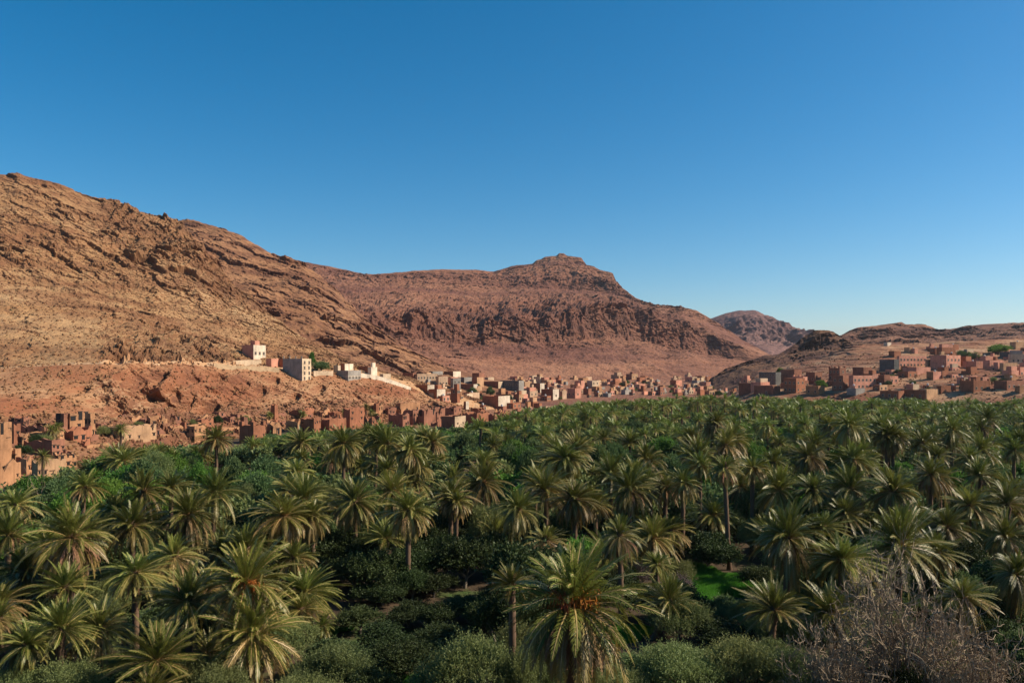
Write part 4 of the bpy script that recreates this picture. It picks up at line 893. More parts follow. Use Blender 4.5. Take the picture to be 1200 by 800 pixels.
# hand placed palms: crown centre in the photo, crown width there, height of the crown, style, skirt, what sets it apart
HP = [
 (668, 708, 150, 8.6, 2, 1, 'largest date palm in view, with orange date stalks glowing in its heart', dict(dates=14, skirts=3)),
 (601, 684, 66, 8.2, 1, 0, 'slim upright young palm standing close beside the largest orange hearted palm', {}),
 (782, 702, 74, 3.2, 1, 0, 'short palm on a leaning curved dark trunk by the grassy bank', dict(lean=(0, .35), tb=1)),
 (728, 628, 64, 7.5, 3, 1, 'brown drooping palm directly behind the largest orange hearted palm', {}),
 (770, 660, 44, 3.5, 1, 0, 'small green palm between the brown drooping palm and the meadow', {}),
 (921, 630, 88, 7.6, 2, 1, 'tall palm with a clear straight trunk left of the bare tree', dict(lean=(0.02, 0))),
 (987, 656, 84, 6.6, 0, 0, 'round palm with a tan hearted crown just above the bare tree', {}),
 (1053, 640, 108, 6.6, 1, 0, 'stiff dark green palm with a wide fan behind the bare tree', {}),
 (84, 630, 96, 7.5, 2, 1, 'big dark domed palm with a shaded skirt by the bright leafy tree', {}),
 (156, 616, 78, 7.6, 0, 0, 'yellow green palm uphill of the dark domed palm', {}),
 (222, 603, 80, 8.2, 2, 1, 'brown skirted palm with a shaggy orange tinted crown', {}),
 (159, 671, 78, 6.6, 3, 1, 'thin crowned palm with a wide straw skirt below the dark domed palm', {}),
 (207, 652, 74, 7.0, 3, 1, 'palm with a fan of straw fronds between two shaggy palms', {}),
 (288, 684, 118, 6.8, 0, 0, 'great yellow green palm with golden heart beside the shaded clearing', dict(dates=4)),
 (222, 704, 104, 5.5, 4, 0, 'wide spreading palm leaning under the great golden hearted palm', {}),
 (294, 744, 116, 3.7, 4, 0, 'low broad yellowish palm at the mouth of the shaded clearing', {}),
 (69, 736, 74, 4.6, 1, 0, 'upright palm with pale arching fronds above the lowest olive bushes', {}),
 (27, 756, 72, 4.0, 2, 0, 'dark little palm close to the lower corner of the grove', {}),
 (180, 774, 98, 3.3, 1, 0, 'low stiff palm with open fan between two olive bushes', {}),
 (117, 738, 74, 3.6, 4, 0, 'feathery green palm partly hidden behind an olive bush', {}),
 (-4, 725, 60, 5.5, 3, 1, 'brown shaggy palm cut by the picture edge', {}),
 (332, 604, 74, 7.6, 2, 0, 'dark palm with silvery drooping fronds above the shaded clearing', {}),
 (367, 606, 58, 7.0, 2, 0, 'shadowed palm beside the silvery drooping palm', {}),
 (250, 577, 58, 7.8, 0, 0, 'light topped palm behind the brown skirted shaggy palm', {}),
 (168, 576, 58, 7.5, 0, 0, 'bushy palm behind the yellow green palm', {}),
 (200, 571, 48, 7.6, 4, 0, 'grey green palm between two bushy palms', {}),
 (97, 571, 52, 7.2, 3, 1, 'brownish palm near the small leafless white tree', {}),
 (18, 592, 52, 6.2, 3, 1, 'straw coloured palm above the bright leafy tree', {}),
 (354, 586, 62, 7.8, 4, 0, 'pale fronded palm uphill of the shadowed palm', {}),
 (417, 588, 58, 7.8, 0, 0, 'golden centred palm at the head of the shaded clearing', {}),
 (478, 598, 78, 8.2, 2, 1, 'shaggy palm with a wide tawny skirt over the dark hollow', {}),
 (462, 576, 54, 8.2, 4, 0, 'green palm tucked behind the tawny skirted shaggy palm', {}),
 (528, 582, 64, 7.6, 3, 1, 'tall palm with two sunlit trunks over the dark hollow', {}),
 (534, 588, 40, 7.2, 3, 1, 'lower twin standing against the palm with the sunlit trunk', {}),
 (566, 565, 58, 8.0, 0, 0, 'palm with a long thin dark trunk and orange underside', {}),
 (609, 597, 66, 7.2, 2, 0, 'very dark palm in shade next to the long trunked palm', {}),
 (450, 630, 60, 4.6, 1, 0, 'low palm lost in the shade of the hollow', {}),
 (640, 575, 56, 7.8, 4, 0, 'light green palm between the dark shaded palm and its neighbour', {}),
 (674, 585, 70, 8.0, 2, 0, 'dark palm with light tips behind the largest orange hearted palm', {}),
 (737, 573, 70, 8.2, 0, 1, 'yellow tipped round palm beyond the brown drooping palm', {}),
 (779, 570, 54, 8.2, 3, 1, 'slender palm with dry collar near three bare trunks', {}),
 (800, 566, 44, 9.0, 3, 0, 'second slender palm in the row of bare trunks', {}),
 (785, 622, 58, 4.2, 2, 0, 'dark low palm in the shade behind the meadow', {}),
 (849, 549, 50, 11.0, 3, 1, 'tallest slender palm, with a long bare leaning trunk over the meadow', dict(lean=(0, -.05), tb=1)),
 (881, 548, 46, 10.2, 3, 0, 'slim palm with a long bare trunk next to the tallest slender one', {}),
 (820, 545, 42, 10.0, 3, 0, 'slim palm whose bare trunk stands left of the tallest slender one', {}),
 (911, 574, 62, 7.6, 0, 0, 'round palm behind the tall clear trunked palm', {}),
 (954, 574, 58, 7.8, 4, 0, 'soft green palm between two round palms uphill of the bare tree', {}),
 (996, 573, 66, 8.0, 2, 1, 'palm with a curtain of hanging tan fronds', {}),
 (1047, 576, 64, 8.0, 2, 1, 'palm with arched silver fronds above the stiff fan palm', {}),
 (1134, 592, 66, 7.0, 0, 0, 'round yellow green palm near the edge of the grove', {}),
 (1180, 590, 52, 7.2, 1, 0, 'small upright palm touching the round yellow green palm', {}),
 (1110, 618, 62, 5.2, 2, 0, 'dark palm below the round yellow green palm', {}),
 (1176, 630, 64, 5.6, 2, 0, 'shaded palm above the green shrubs at the edge', {}),
 (1090, 556, 54, 9.4, 3, 1, 'palm on a tall dark trunk behind the stiff fan palm', {}),
 (1079, 600, 40, 5.8, 1, 0, 'little bright palm under the tall dark trunk', {}),
 (254, 514, 46, 8.6, 0, 1, 'lone tall palm standing clear before the dark red fortress house', {}),
 (142, 503, 24, 8.2, 3, 0, 'small palm against the sunlit salmon mud house', {}),
 (50, 535, 26, 8.0, 3, 0, 'pale dry palm inside the old mud village', {}),
 (1188, 528, 36, 9.5, 0, 1, 'palm raised above its neighbours near the edge, below the long dark mud house', {}),
 (1096, 535, 40, 9.2, 0, 0, 'tall full palm in the back rows below the red mud houses', {}),
 (664, 537, 58, 9.4, 2, 0, 'large dark star shaped palm in the back rows', {}),
 (716, 556, 50, 8.6, 0, 0, 'full palm just behind the yellow tipped round palm', {}),
]
PLACED = []
def gx(px, Y): return (px-CX)/F*Y
for i, (px, py, wpx, zh, st, sk, label, kw) in enumerate(HP):
    kw = dict(kw); tb = kw.pop('tb', 0)
    Y = (CZ-zh)*F/(py-HY); x = gx(px, Y); D = wpx*Y/F*(1.22 if i == 0 else 1.12)
    ln = kw.get('lean', (0, 0))
    if tb: x -= math.sin(ln[1])*zh
    st2 = st if i % 2 else {0: 5, 2: 6, 4: 7}.get(st, st)
    palm(x, Y, zh, D, st2, label, skirt=bool(sk), seed=300+i, **kw)
    PLACED.append((x, Y))

# the grove behind: nearest ones one by one, the rest of the mass as one sheet of palms
EDGE = ([0, 60, 100, 150, 200, 250, 300, 400, 480, 560, 600, 650, 700, 800, 850, 900, 1000, 1100, 1200, 1320],
        [142, 150, 166, 186, 203, 228, 250, 290, 320, 362, 385, 402, 415, 430, 428, 425, 415, 400, 385, 365])
def y_edge(px): return float(np.interp(px, *EDGE))
def zone(px, Y):
    e = y_edge(px)
    row = 'in the near rows' if Y < 112 else ('in the middle rows' if Y < 150 else ('in the back rows' if Y < 200 else 'in the far rows'))
    wh = ('below the old mud village' if px < 220 else 'below the dark red fortress house' if px < 340 else 'below the red ruins' if px < 480 else
          'below the cream fronted mud house' if px < 620 else 'below the red corner house' if px < 730 else 'below the mountain foot' if px < 860 else
          'below the slate tower' if px < 960 else 'below the wide rose red building' if px < 1060 else 'below the hill village')
    return row, wh
LINE = ([-150, 0, 60, 85, 100, 130, 200, 225, 270, 300, 330, 380, 450, 520, 560, 600, 640, 680, 700, 750, 800, 850, 900, 1000, 1100, 1200, 1350],
        [590, 572, 560, 546, 536, 522, 522, 522, 524, 513, 507, 505, 499, 501, 495, 486, 477, 472, 470, 467, 465, 464, 466, 468, 469, 467, 467])
def z_cap(px, Y): return CZ-(float(np.interp(px, *LINE))-HY)/F*Y          # how high a crown may stand before it would hide the villages
rng = np.random.default_rng(77)
cand = []
Y = 97.0
while Y < 432:
    sp = 6.6
    for px in np.arange(-330+rng.uniform(0, 40), 1500, sp/Y*F):
        y2 = Y+rng.uniform(-3.6, 3.6); p2 = px+rng.uniform(-.55, .55)*sp/Y*F
        if y2 > y_edge(p2)-3: continue
        if rng.random() < .16 or z_cap(p2, y2) < 3.4 or fbm(np.array([[gx(p2, y2)/19, y2/26, 0.]]), 2, 401)[0] > .46: continue
        cand.append((gx(p2, y2), y2, p2))
    Y += sp*.86
for i in range(1, len(cand)):                                    # palms stand in clumps, with gaps between
    if rng.random() < .38:
        a = cand[i-1]; y2 = a[1]+rng.uniform(-2.6, 2.6); x2 = a[0]+rng.uniform(-2.8, 2.8); p2 = x2/y2*F+CX
        if z_cap(p2, y2) > 3.4 and y2 < y_edge(p2)-3: cand[i] = (x2, y2, p2)
cand = [c for c in cand if all((c[0]-a)**2+(c[1]-b)**2 > 20 for a, b in PLACED)]
rf = np.random.default_rng(66); n_fill = 0                       # lower palms filling in between the first ones
for _ in range(900):
    y = rf.uniform(50, 97); p = rf.uniform(-10, 1210); x = gx(p, y)
    if 375 < p < 600 and y < 84 or 925 < p < 1200 and y < 60 or 785 < p < 890 and y < 90 or 600 < p < 790 and y < 70 or p < 130 and y > 78: continue
    if min((x-a)**2+(y-b)**2 for a, b in PLACED) < 15 or n_fill >= 40: continue
    PLACED.append((x, y)); n_fill += 1; k = int(rf.integers(11))
    row, wh = zone(p, y)
    palm(x, y, rf.uniform(2.6, 6.2), rf.uniform(4.8, 6.4), k, '%s lower palm crowded among the first palms %s' % (WORD[CSTYLE[k]], wh), group='%s lower palms among the first palms %s' % (WORD[CSTYLE[k]], wh), skirt=rf.random() < .5, seed=2700+n_fill)
cand = [c for c in cand if all((c[0]-a)**2+(c[1]-b)**2 > 14 for a, b in PLACED)]
cand.sort(key=lambda c: c[1])
inview = [c for c in cand if -15 < c[2] < 1215]
N_IND = 288-len(HP)-26-n_fill
indiv, rest = inview[:N_IND], inview[N_IND:]+[c for c in cand if not -15 < c[2] < 1215]
rt = np.random.default_rng(808); SOFT = []                       # leafy crowns that stand as high as the palms
keep = []
for c in inview:
    if c[1] > 100 and c[1] < 235 and rt.random() < (.70 if c[2] < 330 and c[1] < 150 else .24) and len(SOFT) < 135: SOFT.append(c)
    else: keep.append(c)
indiv, rest = keep[:N_IND], keep[N_IND:]+[c for c in cand if not -15 < c[2] < 1215]
for i, (x, y, p) in enumerate(indiv):
    r = np.random.default_rng(900+i); k = int(r.integers(11)); st = CSTYLE[k]; row, wh = zone(p, y); sk = r.random() < .4
    tall = r.random(); lean = (0, 0) if r.random() < .6 else (r.uniform(-.26, .26), r.uniform(-.26, .26))
    palm(x, y, max(1.6, min(r.uniform(8.5, 12.5) if tall < .25 else r.uniform(5.0, 8.2) if tall < .7 else r.uniform(1.8, 4.6), z_cap(p, y)-2.2+r.uniform(-.5, .5))), r.uniform(5.6, 7.4) if tall < .75 else r.uniform(4.0, 6), k, '%s date palm %s %s' % (WORD[st], row, wh) if not sk else '%s skirted date palm %s %s' % (WORD[st], row, wh),
         group='%s%s palms %s %s' % (WORD[st], ' skirted' if sk else '', row, wh), skirt=sk, seed=900+i, lean=lean)

rng = np.random.default_rng(55)                                   # suckers at the feet of the first palms
near = [q for q in PLACED if q[1] < 92]; ns = 0
while ns < 26:
    bx, by = near[int(rng.integers(len(near)))]; x, y = bx+rng.uniform(-4, 4), by+rng.uniform(-2.5, 3.5); p = x/y*F+CX; q = HY+CZ*F/y
    if min((x-a)**2+(y-b2)**2 for a, b2 in PLACED) < 2.2 or not -10 < p < 1210 or (395 < p < 500 and q > 700) or (800 < p < 890 and 660 < q < 720): continue
    PLACED.append((x, y)); row, wh = zone(p, y)
    palm(x, y, rng.uniform(.8, 2.6), rng.uniform(2.4, 4.2), (1, 4, 0, 9)[ns % 4], 'small young palm sprouting low among the first palms', group='young palms at the feet of the first palms', seed=2500+ns); ns += 1

def scatter(geos, items, name, mats, label=None):
    """many copies written into one mesh; items: x, y, z, scale, turn, which"""
    A = [g.arrays() for g in geos]; V, Q, T, MQ, MT = [], [], [], [], []; n = 0
    for (x, y, z, s, a, k) in items:
        v, q, t, mq, mt = A[k]; c, sn = math.cos(a), math.sin(a)
        V.append(np.stack([v[:, 0]*c-v[:, 1]*sn, v[:, 0]*sn+v[:, 1]*c, v[:, 2]], 1)*s+np.array([x, y, z]))
        Q.append(q+n); T.append(t+n); MQ.append(mq); MT.append(mt); n += len(v)
    cc = np.concatenate
    return put(name, mesh_np(name, cc(V), cc(Q), cc(T), mats, cc(MQ), cc(MT)))
LOD = []
for i, s in enumerate(STYLE+STYLE[:3]):
    s = dict(s); s['nf'] = int(s['nf']*.33)
    g = Geo(); g.add_geo(crown_geo(280+i, **{**s, 'ns': 9, 'lmax': .62, 'wd': .20, 'rib': False}), T=(0, 0, 7.0))
    if i in (2, 3, 0): g.add_geo(skirt_geo(290+i, nf=9, ns=6), T=(0, 0, 6.9))
    tg, top = trunk_geo(295+i, 5, 6); v, q, t, mq, mt = tg.arrays(); v = v*np.array([1, 1, 7.3])-np.array([0, 0, .3]); g.add(v, q, t, 5)
    LOD.append(g)
r = np.random.default_rng(5)
items = [(x, y, min(r.choice([r.uniform(-4.5, -1), r.uniform(-1.5, 1.5), r.uniform(1, 4)], p=[.3, .5, .2]), z_cap(p, y)-9.2+r.uniform(-1.2, .9)), r.uniform(.72, 1.12), r.uniform(0, 6.28), int(r.integers(len(LOD)))) for x, y, p in rest if r.random() > .12]
tag(scatter(LOD, items, 'palm_grove', PM+[M_BARK]), 'dense far mass of date palms running up to the villages', 'palm grove', kind='stuff')
print('palms', len(HP)+len(indiv), 'rest', len(rest))

# ------------------------------------------------------------------ leafy trees and shrubs
def spray_crown(seed, rx, rz, nl, ns, leaf=(.16, .045), up=.5, lumpr=.42, per=8, z0=None):
    """leafy shoots growing out of uneven clumps"""
    rng = np.random.default_rng(seed); z0 = rz*1.05 if z0 is None else z0
    c = rng.normal(size=(nl, 3)); c /= np.linalg.norm(c, axis=1)[:, None]; c[:, 2] = np.abs(c[:, 2])*1.1-.35
    c *= (rng.uniform(.20, 1.0, nl)**.6)[:, None]; c = c*np.array([rx, rx, rz])
    rad = rng.uniform(.35, 1.15, nl)*lumpr*rx
    w = rad**2/np.sum(rad**2); li = rng.choice(nl, ns, p=w)
    d = rng.normal(size=(ns, 3)); d /= np.linalg.norm(d, axis=1)[:, None]; d[:, 2] = np.where(d[:, 2] < -.3, -d[:, 2], d[:, 2])
    b = c[li]+d*(rad[li]*rng.uniform(.35, 1.0, ns)**.5)[:, None]*np.array([1, 1, .85])
    g = d+np.array([0, 0, up])+rng.normal(0, .3, (ns, 3)); g /= np.linalg.norm(g, axis=1)[:, None]
    ln = rng.uniform(.25, .75, ns)*(1+.8*(rng.random(ns) < .2))
    k = np.arange(per)/per
    p = (b[:, None]+g[:, None]*(ln[:, None]*k[None])[..., None]).reshape(-1, 3); n = len(p)
    gd = np.repeat(g, per, 0); D = gd*.6+rng.normal(0, .62, (n, 3)); D /= np.linalg.norm(D, axis=1)[:, None]
    S = np.cross(D, rng.normal(size=(n, 3))); S /= np.linalg.norm(S, axis=1)[:, None]
    l = rng.uniform(.7, 1.3, (n, 1))*leaf[0]; hw = S*leaf[1]*rng.uniform(.8, 1.2, (n, 1))
    V = np.concatenate([p, p+D*l*.5+hw, p+D*l, p+D*l*.5-hw]); V[:, 2] += z0; i = np.arange(n)
    q = np.stack([i, i+n, i+2*n, i+3*n], 1)
    gg = Geo(); gg.add(V, q); return gg, c+np.array([0, 0, z0])
def limb_geo(seed, lumps, r0=.16, mat=0, k=9):
    rng = np.random.default_rng(seed); g = Geo()
    f = np.array([rng.uniform(-.2, .2), rng.uniform(-.2, .2), lumps[:, 2].min()*.5])
    g.tube([(0, 0, -.3), (0, 0, .1), f], [r0*1.4, r0, r0*.85], 8, mat)
    for c in lumps[:k]:
        m = f*.5+c*.5+rng.normal(0, .15, 3); g.tube([f-np.array([0, 0, .1]), m, c], [r0*.6, r0*.35, r0*.12], 5, mat)
    return g
SPEC = dict(olive=(2.7, 1.9, 24, 3000, (.15, .032), 1.0), dark=(2.4, 1.8, 16, 2000, (.19, .055), .35), green=(2.6, 2.1, 18, 2200, (.20, .07), .4),
            fig=(2.5, 1.9, 16, 2000, (.20, .065), .3), blossom=(1.3, .8, 8, 700, (.10, .04), .4))
TREE = {}
for k, (rx, rz, nl, ns, lf, up) in SPEC.items():
    TREE[k] = []
    for v in range(3 if k != 'blossom' else 1):
        g, lumps = spray_crown(500+len(TREE)*10+v, rx, rz, nl, ns, lf, up)
        TREE[k].append((g.mesh('crown', [LM[k]]), limb_geo(600+len(TREE)*10+v, lumps).mesh('trunk', [M_WOODY], True), rx, rz))
NAMEK = dict(olive='olive_tree', dark='leafy_tree', green='leafy_tree', fig='leafy_tree', blossom='flowering_bush')
CATK = dict(olive='olive tree', dark='tree', green='tree', fig='tree', blossom='bush')
def bush(kind, x, Y, D, Hh, label, group=None, seed=0, zg=0.0):
    rng = np.random.default_rng(seed); cm, tm, rx, rz = TREE[kind][int(rng.integers(len(TREE[kind])))]
    root = bpy.data.objects.new(NAMEK[kind], None); COL.objects.link(root); root.location = (x, Y, zg); root.rotation_euler = (0, 0, rng.uniform(0, 6.28))
    tag(root, label, CATK[kind], group)
    s = D/(2.5*rx); sz = Hh/(2.45*rz)
    put('crown', cm, root, (0, 0, 0), scale=(s, s, sz)); put('trunk', tm, root, (0, 0, 0), scale=(s, s, sz))
    return root
for i, (x, y, p) in enumerate(SOFT):
    r = np.random.default_rng(6100+i); k = ('fig', 'green', 'fig', 'olive', 'green', 'green' if p < 330 else 'fig')[int(r.integers(6))]; row, wh = zone(p, y)
    W2 = dict(fig='soft blue green tree', green='fresh green tree', olive='grey green olive tree')[k]
    bush(k, x, y, r.uniform(5, 8.2), max(2.5, min(r.uniform(5.5, 8.5), z_cap(p, y)-.4)), 'tall %s %s %s' % (W2, row, wh), group='tall %ss %s %s' % (W2, row, wh), seed=6100+i)
for i in range(22):                                              # trees growing inside the old mud village
    r = np.random.default_rng(6400+i); p = r.uniform(20, 560); yb = float(np.interp(p, [0, 100, 200, 300, 450, 560], [545, 520, 508, 502, 497, 494]))-r.uniform(0, 9)
    x, y, z = TERR['N' if p < 535 else 'P'].hit(p, yb)
    if i % 3: bush(('fig', 'dark', 'olive')[i % 3], x, y, r.uniform(3, 5), r.uniform(2.5, 4), 'small tree growing among the ruined mud houses', group='small trees among the ruins', seed=6400+i, zg=z-.2)
    else: palm(x, y, z+r.uniform(2.5, 5), r.uniform(3.6, 5), 3, 'small date palm growing among the ruined mud houses', group='small palms among the ruins', seed=6400+i, zg=z-.2)
HB = [  # hand placed: kind, photo centre, width, height of crown centre above ground, total height
 ('olive', 84, 796, 112, 2.0, 'broad olive bush along the lower edge beneath the upright pale frond palm'),
 ('olive', 20, 803, 80, 1.8, 'olive bush at the lower corner of the grove'),
 ('olive', 262, 800, 96, 2.0, 'grey green olive bush at the lower edge below the low yellowish palm'),
 ('olive', 222, 792, 64, 1.8, 'small feathery olive bush next to the low stiff palm'),
 ('olive', 386, 784, 112, 2.2, 'rounded olive bush at the mouth of the shaded clearing'),
 ('olive', 556, 778, 130, 3.0, 'large dark olive tree just left of the largest palm'),
 ('olive', 505, 800, 60, 1.4, 'low olive shoots beside the large dark olive tree'),
 ('olive', 606, 786, 74, 2.9, 'olive bush at the base of the slim upright young palm'),
 ('olive', 642, 806, 76, 2.0, 'olive shoots along the lower edge against the largest palm trunk'),
 ('olive', 694, 808, 76, 2.0, 'low olive bush directly in front of the largest palm trunk'),
 ('olive', 610, 760, 70, 2.6, 'olive crown between the large dark olive tree and the largest palm'),
 ('olive', 800, 780, 120, 2.2, 'sunlit olive tree beneath the short leaning palm'),
 ('olive', 735, 800, 90, 1.6, 'olive bush on the lower edge under the largest palm'),
 ('olive', 868, 772, 100, 2.4, 'silvery olive tree between the leaning palm and the bare tree'),
 ('olive', 900, 726, 80, 2.4, 'olive crown in front of the tall clear trunked palm'),
 ('olive', 930, 788, 100, 2.0, 'dim olive bush tangled in the fringe of the bare tree'),
 ('fig', 1170, 715, 90, 2.6, 'green shrub beside the bare tree near the picture edge'),
 ('fig', 1130, 690, 70, 2.6, 'rounded green shrub behind the bare tree'),
 ('green', 1196, 690, 34, 2.2, 'bright green sapling at the picture edge above the shrubs'),
 ('fig', 1195, 760, 70, 2.0, 'dull green bush under the bright sapling'),
 ('olive', 1090, 672, 60, 2.6, 'olive crown glimpsed over the top of the bare tree'),
 ('green', 20, 640, 86, 3.6, 'bright green leafy tree at the picture edge above the dark gap'),
 ('dark', 15, 672, 80, 2.2, 'dark bush in the shade beneath the bright leafy tree'),
 ('green', 152, 562, 66, 4.0, 'vivid green round tree among the palms near the old mud village'),
 ('green', 128, 575, 44, 3.6, 'smaller vivid green tree joined to the round one'),
 ('green', 40, 572, 60, 3.6, 'light green tree in front of the long sunlit garden ruin'),
 ('green', 88, 588, 50, 3.4, 'pale green tree beneath the brownish palm'),
 ('fig', 70, 590, 60, 3.0, 'grey green tree behind the small leafless white tree'),
 ('dark', 395, 640, 90, 3.0, 'dark leafy tree with pale glints over the shaded clearing'),
 ('dark', 618, 668, 120, 4.4, 'tall dark tree added to shade the hollow from behind the large olive tree'),  # put in to throw shade across the hollow
 ('dark', 596, 716, 84, 3.6, 'dark tree added to shade the hollow beside the slim upright young palm'),  # second tree added for its shadow on the hollow
  ('dark', 440, 664, 80, 3.0, 'dark tree at the back of the shaded clearing'),
 ('dark', 545, 650, 80, 3.2, 'dim tree in the depth of the dark hollow'),
 ('dark', 600, 640, 80, 3.0, 'shadowed tree behind the slim upright young palm'),
 ('olive', 575, 615, 60, 4.2, 'grey olive crown beside the long thin dark trunk'),
 ('dark', 480, 660, 70, 2.6, 'low dark shrub under the tawny skirted palm'),
 ('dark', 640, 640, 60, 3.0, 'dark shrub behind the top of the largest palm'),
 ('dark', 350, 660, 60, 3.0, 'leafy shrub beside the great golden hearted palm'),
 ('dark', 830, 640, 80, 2.6, 'dark hedge tree behind the meadow'),
 ('fig', 905, 600, 50, 3.2, 'green tree between the bare trunks and the round palm'),
 ('fig', 800, 600, 46, 3.4, 'bright undergrowth tree seen through the three bare trunks'),
 ('olive', 886, 625, 50, 2.8, 'soft grey tree right of the leaning bare trunk'),
 ('blossom', 800, 688, 34, 1.2, 'mauve blossoming bush at the near end of the meadow'),
 ('blossom', 748, 672, 36, 1.4, 'twiggy mauve bush behind the short leaning palm'),
 ('green', 838, 512, 46, 6.2, 'vivid light green tree crown in the middle of the grove'),
 ('green', 862, 520, 46, 5.8, 'second vivid green tree crown touching the first in the grove middle'),
 ('green', 882, 528, 36, 5.4, 'lower vivid green crown downhill of the green pair'),
 ('green', 780, 520, 44, 5.6, 'green tree crown to the side of the vivid pair'),
 ('fig', 620, 540, 44, 5.6, 'blue green tree crown beside the dark star shaped palm'),
 ('fig', 596, 532, 40, 5.6, 'soft blue green crown in the grove below the cream fronted mud house'),
 ('fig', 310, 552, 60, 5.0, 'grey green tree crown near the lone tall palm'),
 ('fig', 275, 556, 40, 4.6, 'rounded tree crown at the foot of the lone tall palm'),
 ('green', 235, 562, 36, 4.6, 'yellow green tree downhill of the lone tall palm'),
 ('fig', 1165, 550, 40, 5.0, 'dark green tree crown near the edge of the grove'),
 ('dark', 1000, 610, 60, 3.0, 'dark shrub beneath the palm with hanging tan fronds'),
 ('dark', 1130, 650, 70, 2.8, 'dark shrub below the dark palm'),
 ('dark', 960, 620, 60, 3.0, 'shadowed shrub behind the round tan hearted palm'),
]
BP = []
for i, (k, px, py, w, zc, label) in enumerate(HB):
    Yb = (CZ-zc)*F/(py-HY); D = w*Yb/F; x = gx(px, Yb)
    bush(k, x, Yb, D, zc*1.75 if zc < 5 else zc*1.45, label, seed=700+i); BP.append((x, Yb))
GARDEN = [('fig', 377, 428, 437, 26, 'N', 'green garden trees inside the pale wall beside the grey tower block'), ('green', 366, 420, 434, 8, 'N', 'yellowish sapling behind the grey tower block'),
          ('green', 1170, 408, 416, 26, 'R', 'green tree cluster high in the hill village'), ('fig', 1130, 414, 420, 18, 'R', 'dark green orchard tree uphill of the rose house'),
          ('fig', 1143, 417, 424, 16, 'R', 'second dark orchard tree lower beside the rose house'), ('green', 962, 449, 456, 14, 'R', 'bright bush among the shaded houses of the valley mouth'),
          ('green', 914, 434, 440, 9, 'R', 'yellow green bush behind the slate tower'), ('dark', 1052, 435, 440, 9, 'R', 'dark bush under the slate blank wall'),
          ('fig', 555, 459, 468, 14, 'P', 'dark garden tree between the cream fronts and the dark twin houses'), ('fig', 574, 458, 466, 12, 'P', 'garden tree below the first dark wide house'),
          ('dark', 597, 466, 474, 9, 'P', 'dark tree beside the crumbling white front')]
for i, (k, px, yc, yb, w, tr, label) in enumerate(GARDEN):
    x, Yb, z = TERR[tr].hit(px, yb); bush(k, x, Yb, w*Yb/F*1.1, max(2.0, (yb-yc)*1.8*Yb/F), label, seed=760+i, zg=z-.3)

rng = np.random.default_rng(88)
for (tr, n, a, b, f, wh) in (('P', 34, 560, 860, lambda p: rng.uniform(446, 472) if p < 720 else rng.uniform(448, 465), 'between the houses of the far village strip'), ('R', 16, 870, 1200, lambda p: rng.uniform(432, 462), 'between the houses of the hill village'),
                        ('M', 6, 480, 560, lambda p: rng.uniform(446, 462), 'between the houses round the long beige one')):
    for k in range(n):
        px = rng.uniform(a, b); yb = f(px); x, Yb, z = TERR[tr].hit(px, yb); s = rng.uniform(3.2, 6)
        bush(('dark', 'fig', 'olive')[k % 3], x, Yb, s, s*rng.uniform(.6, .9), 'small %s %s' % (('dark tree', 'green tree', 'greyish olive')[k % 3], wh), group='%ss %s' % (('dark trees', 'green tree', 'olive')[k % 3], wh), seed=5000+k+n, zg=z-.2)

# undergrowth: the nearer trees one by one, the farther mass as one object
rng = np.random.default_rng(31); us = []
def clear_zone(x, y):
    p = x/y*F+CX; q = HY+CZ*F/y
    if 365 < p < 405 and 724 < q < 780: return True
    if 800 < p < 890 and 662 < q < 722: return True
    if 690 < p < 790 and 735 < q < 770: return True
    return False
Y = 43.0
while Y < 425:
    sp = 4.3 if Y < 130 else 6.2
    for px in np.arange(-330+rng.uniform(0, 30), 1500, sp/Y*F):
        y2 = Y+rng.uniform(-2, 2); p2 = px+rng.uniform(-.35, .35)*sp/Y*F; x = gx(p2, y2)
        if y2 > y_edge(p2)-2 or clear_zone(x, y2) or rng.random() < .12 or z_cap(p2, y2) < 1.4: continue
        us.append((x, y2, p2))
    Y += sp*.9
us = [u for u in us if u[1] > 105 or (all((u[0]-a)**2+(u[1]-b)**2 > 6 for a, b in BP) and all((u[0]-a)**2+(u[1]-b)**2 > 2 for a, b in PLACED))]
us.sort(key=lambda u: u[1]); us = [u for u in us if u[1] > 100 or not (-70 < u[2] <= -15 or 1215 <= u[2] < 1270)]; ui = [u for u in us if -15 < u[2] < 1215]
kinds = ['dark', 'fig', 'olive', 'dark', 'fig', 'green', 'dark', 'dark']
UW = dict(dark='dark leafy tree', fig='mid green leafy tree', olive='grey green olive tree', green='bright green leafy tree')
n_u = 225
for i, (x, y, p) in enumerate(ui[:n_u]):
    r = np.random.default_rng(1500+i); k = 'dark' if 400 < p < 600 and y < 90 else kinds[int(r.integers(8))] if y > 75 else ('dark', 'olive', 'olive', 'fig')[int(r.integers(4))]  # hollow filled with the darkened leaf, standing for its shade
    row, wh = zone(p, y)
    row = 'under the first palms' if y < 95 else row
    bush(k, x, y, r.uniform(3.8, 6.0), (r.uniform(2.4, 5.6) if y > 80 else r.uniform(2.0, 4.4)) if y > 62 else r.uniform(2.0, 3.6), '%s undergrowth %s %s' % (UW[k], row, wh), group='%ss %s %s' % (UW[k], row, wh), seed=1500+i)
far = ui[n_u:]+[u for u in us if not -15 < u[2] < 1215]
ULOD = []
for i in range(4):
    g, _ = spray_crown(800+i, 2.5, 1.8, 10, 150, (.55, .20), .4, per=4); ULOD.append(g)
pal = [LM['dark'], LM['fig'], LM['olive'], LM['green']]
UG = []
for m in range(4):
    for g in ULOD:
        v, q, t, mq, mt = g.arrays(); h = Geo(); h.add(v, q, None, m); UG.append(h)
w = np.array([5, 5, 4, 1.2]); w /= w.sum()
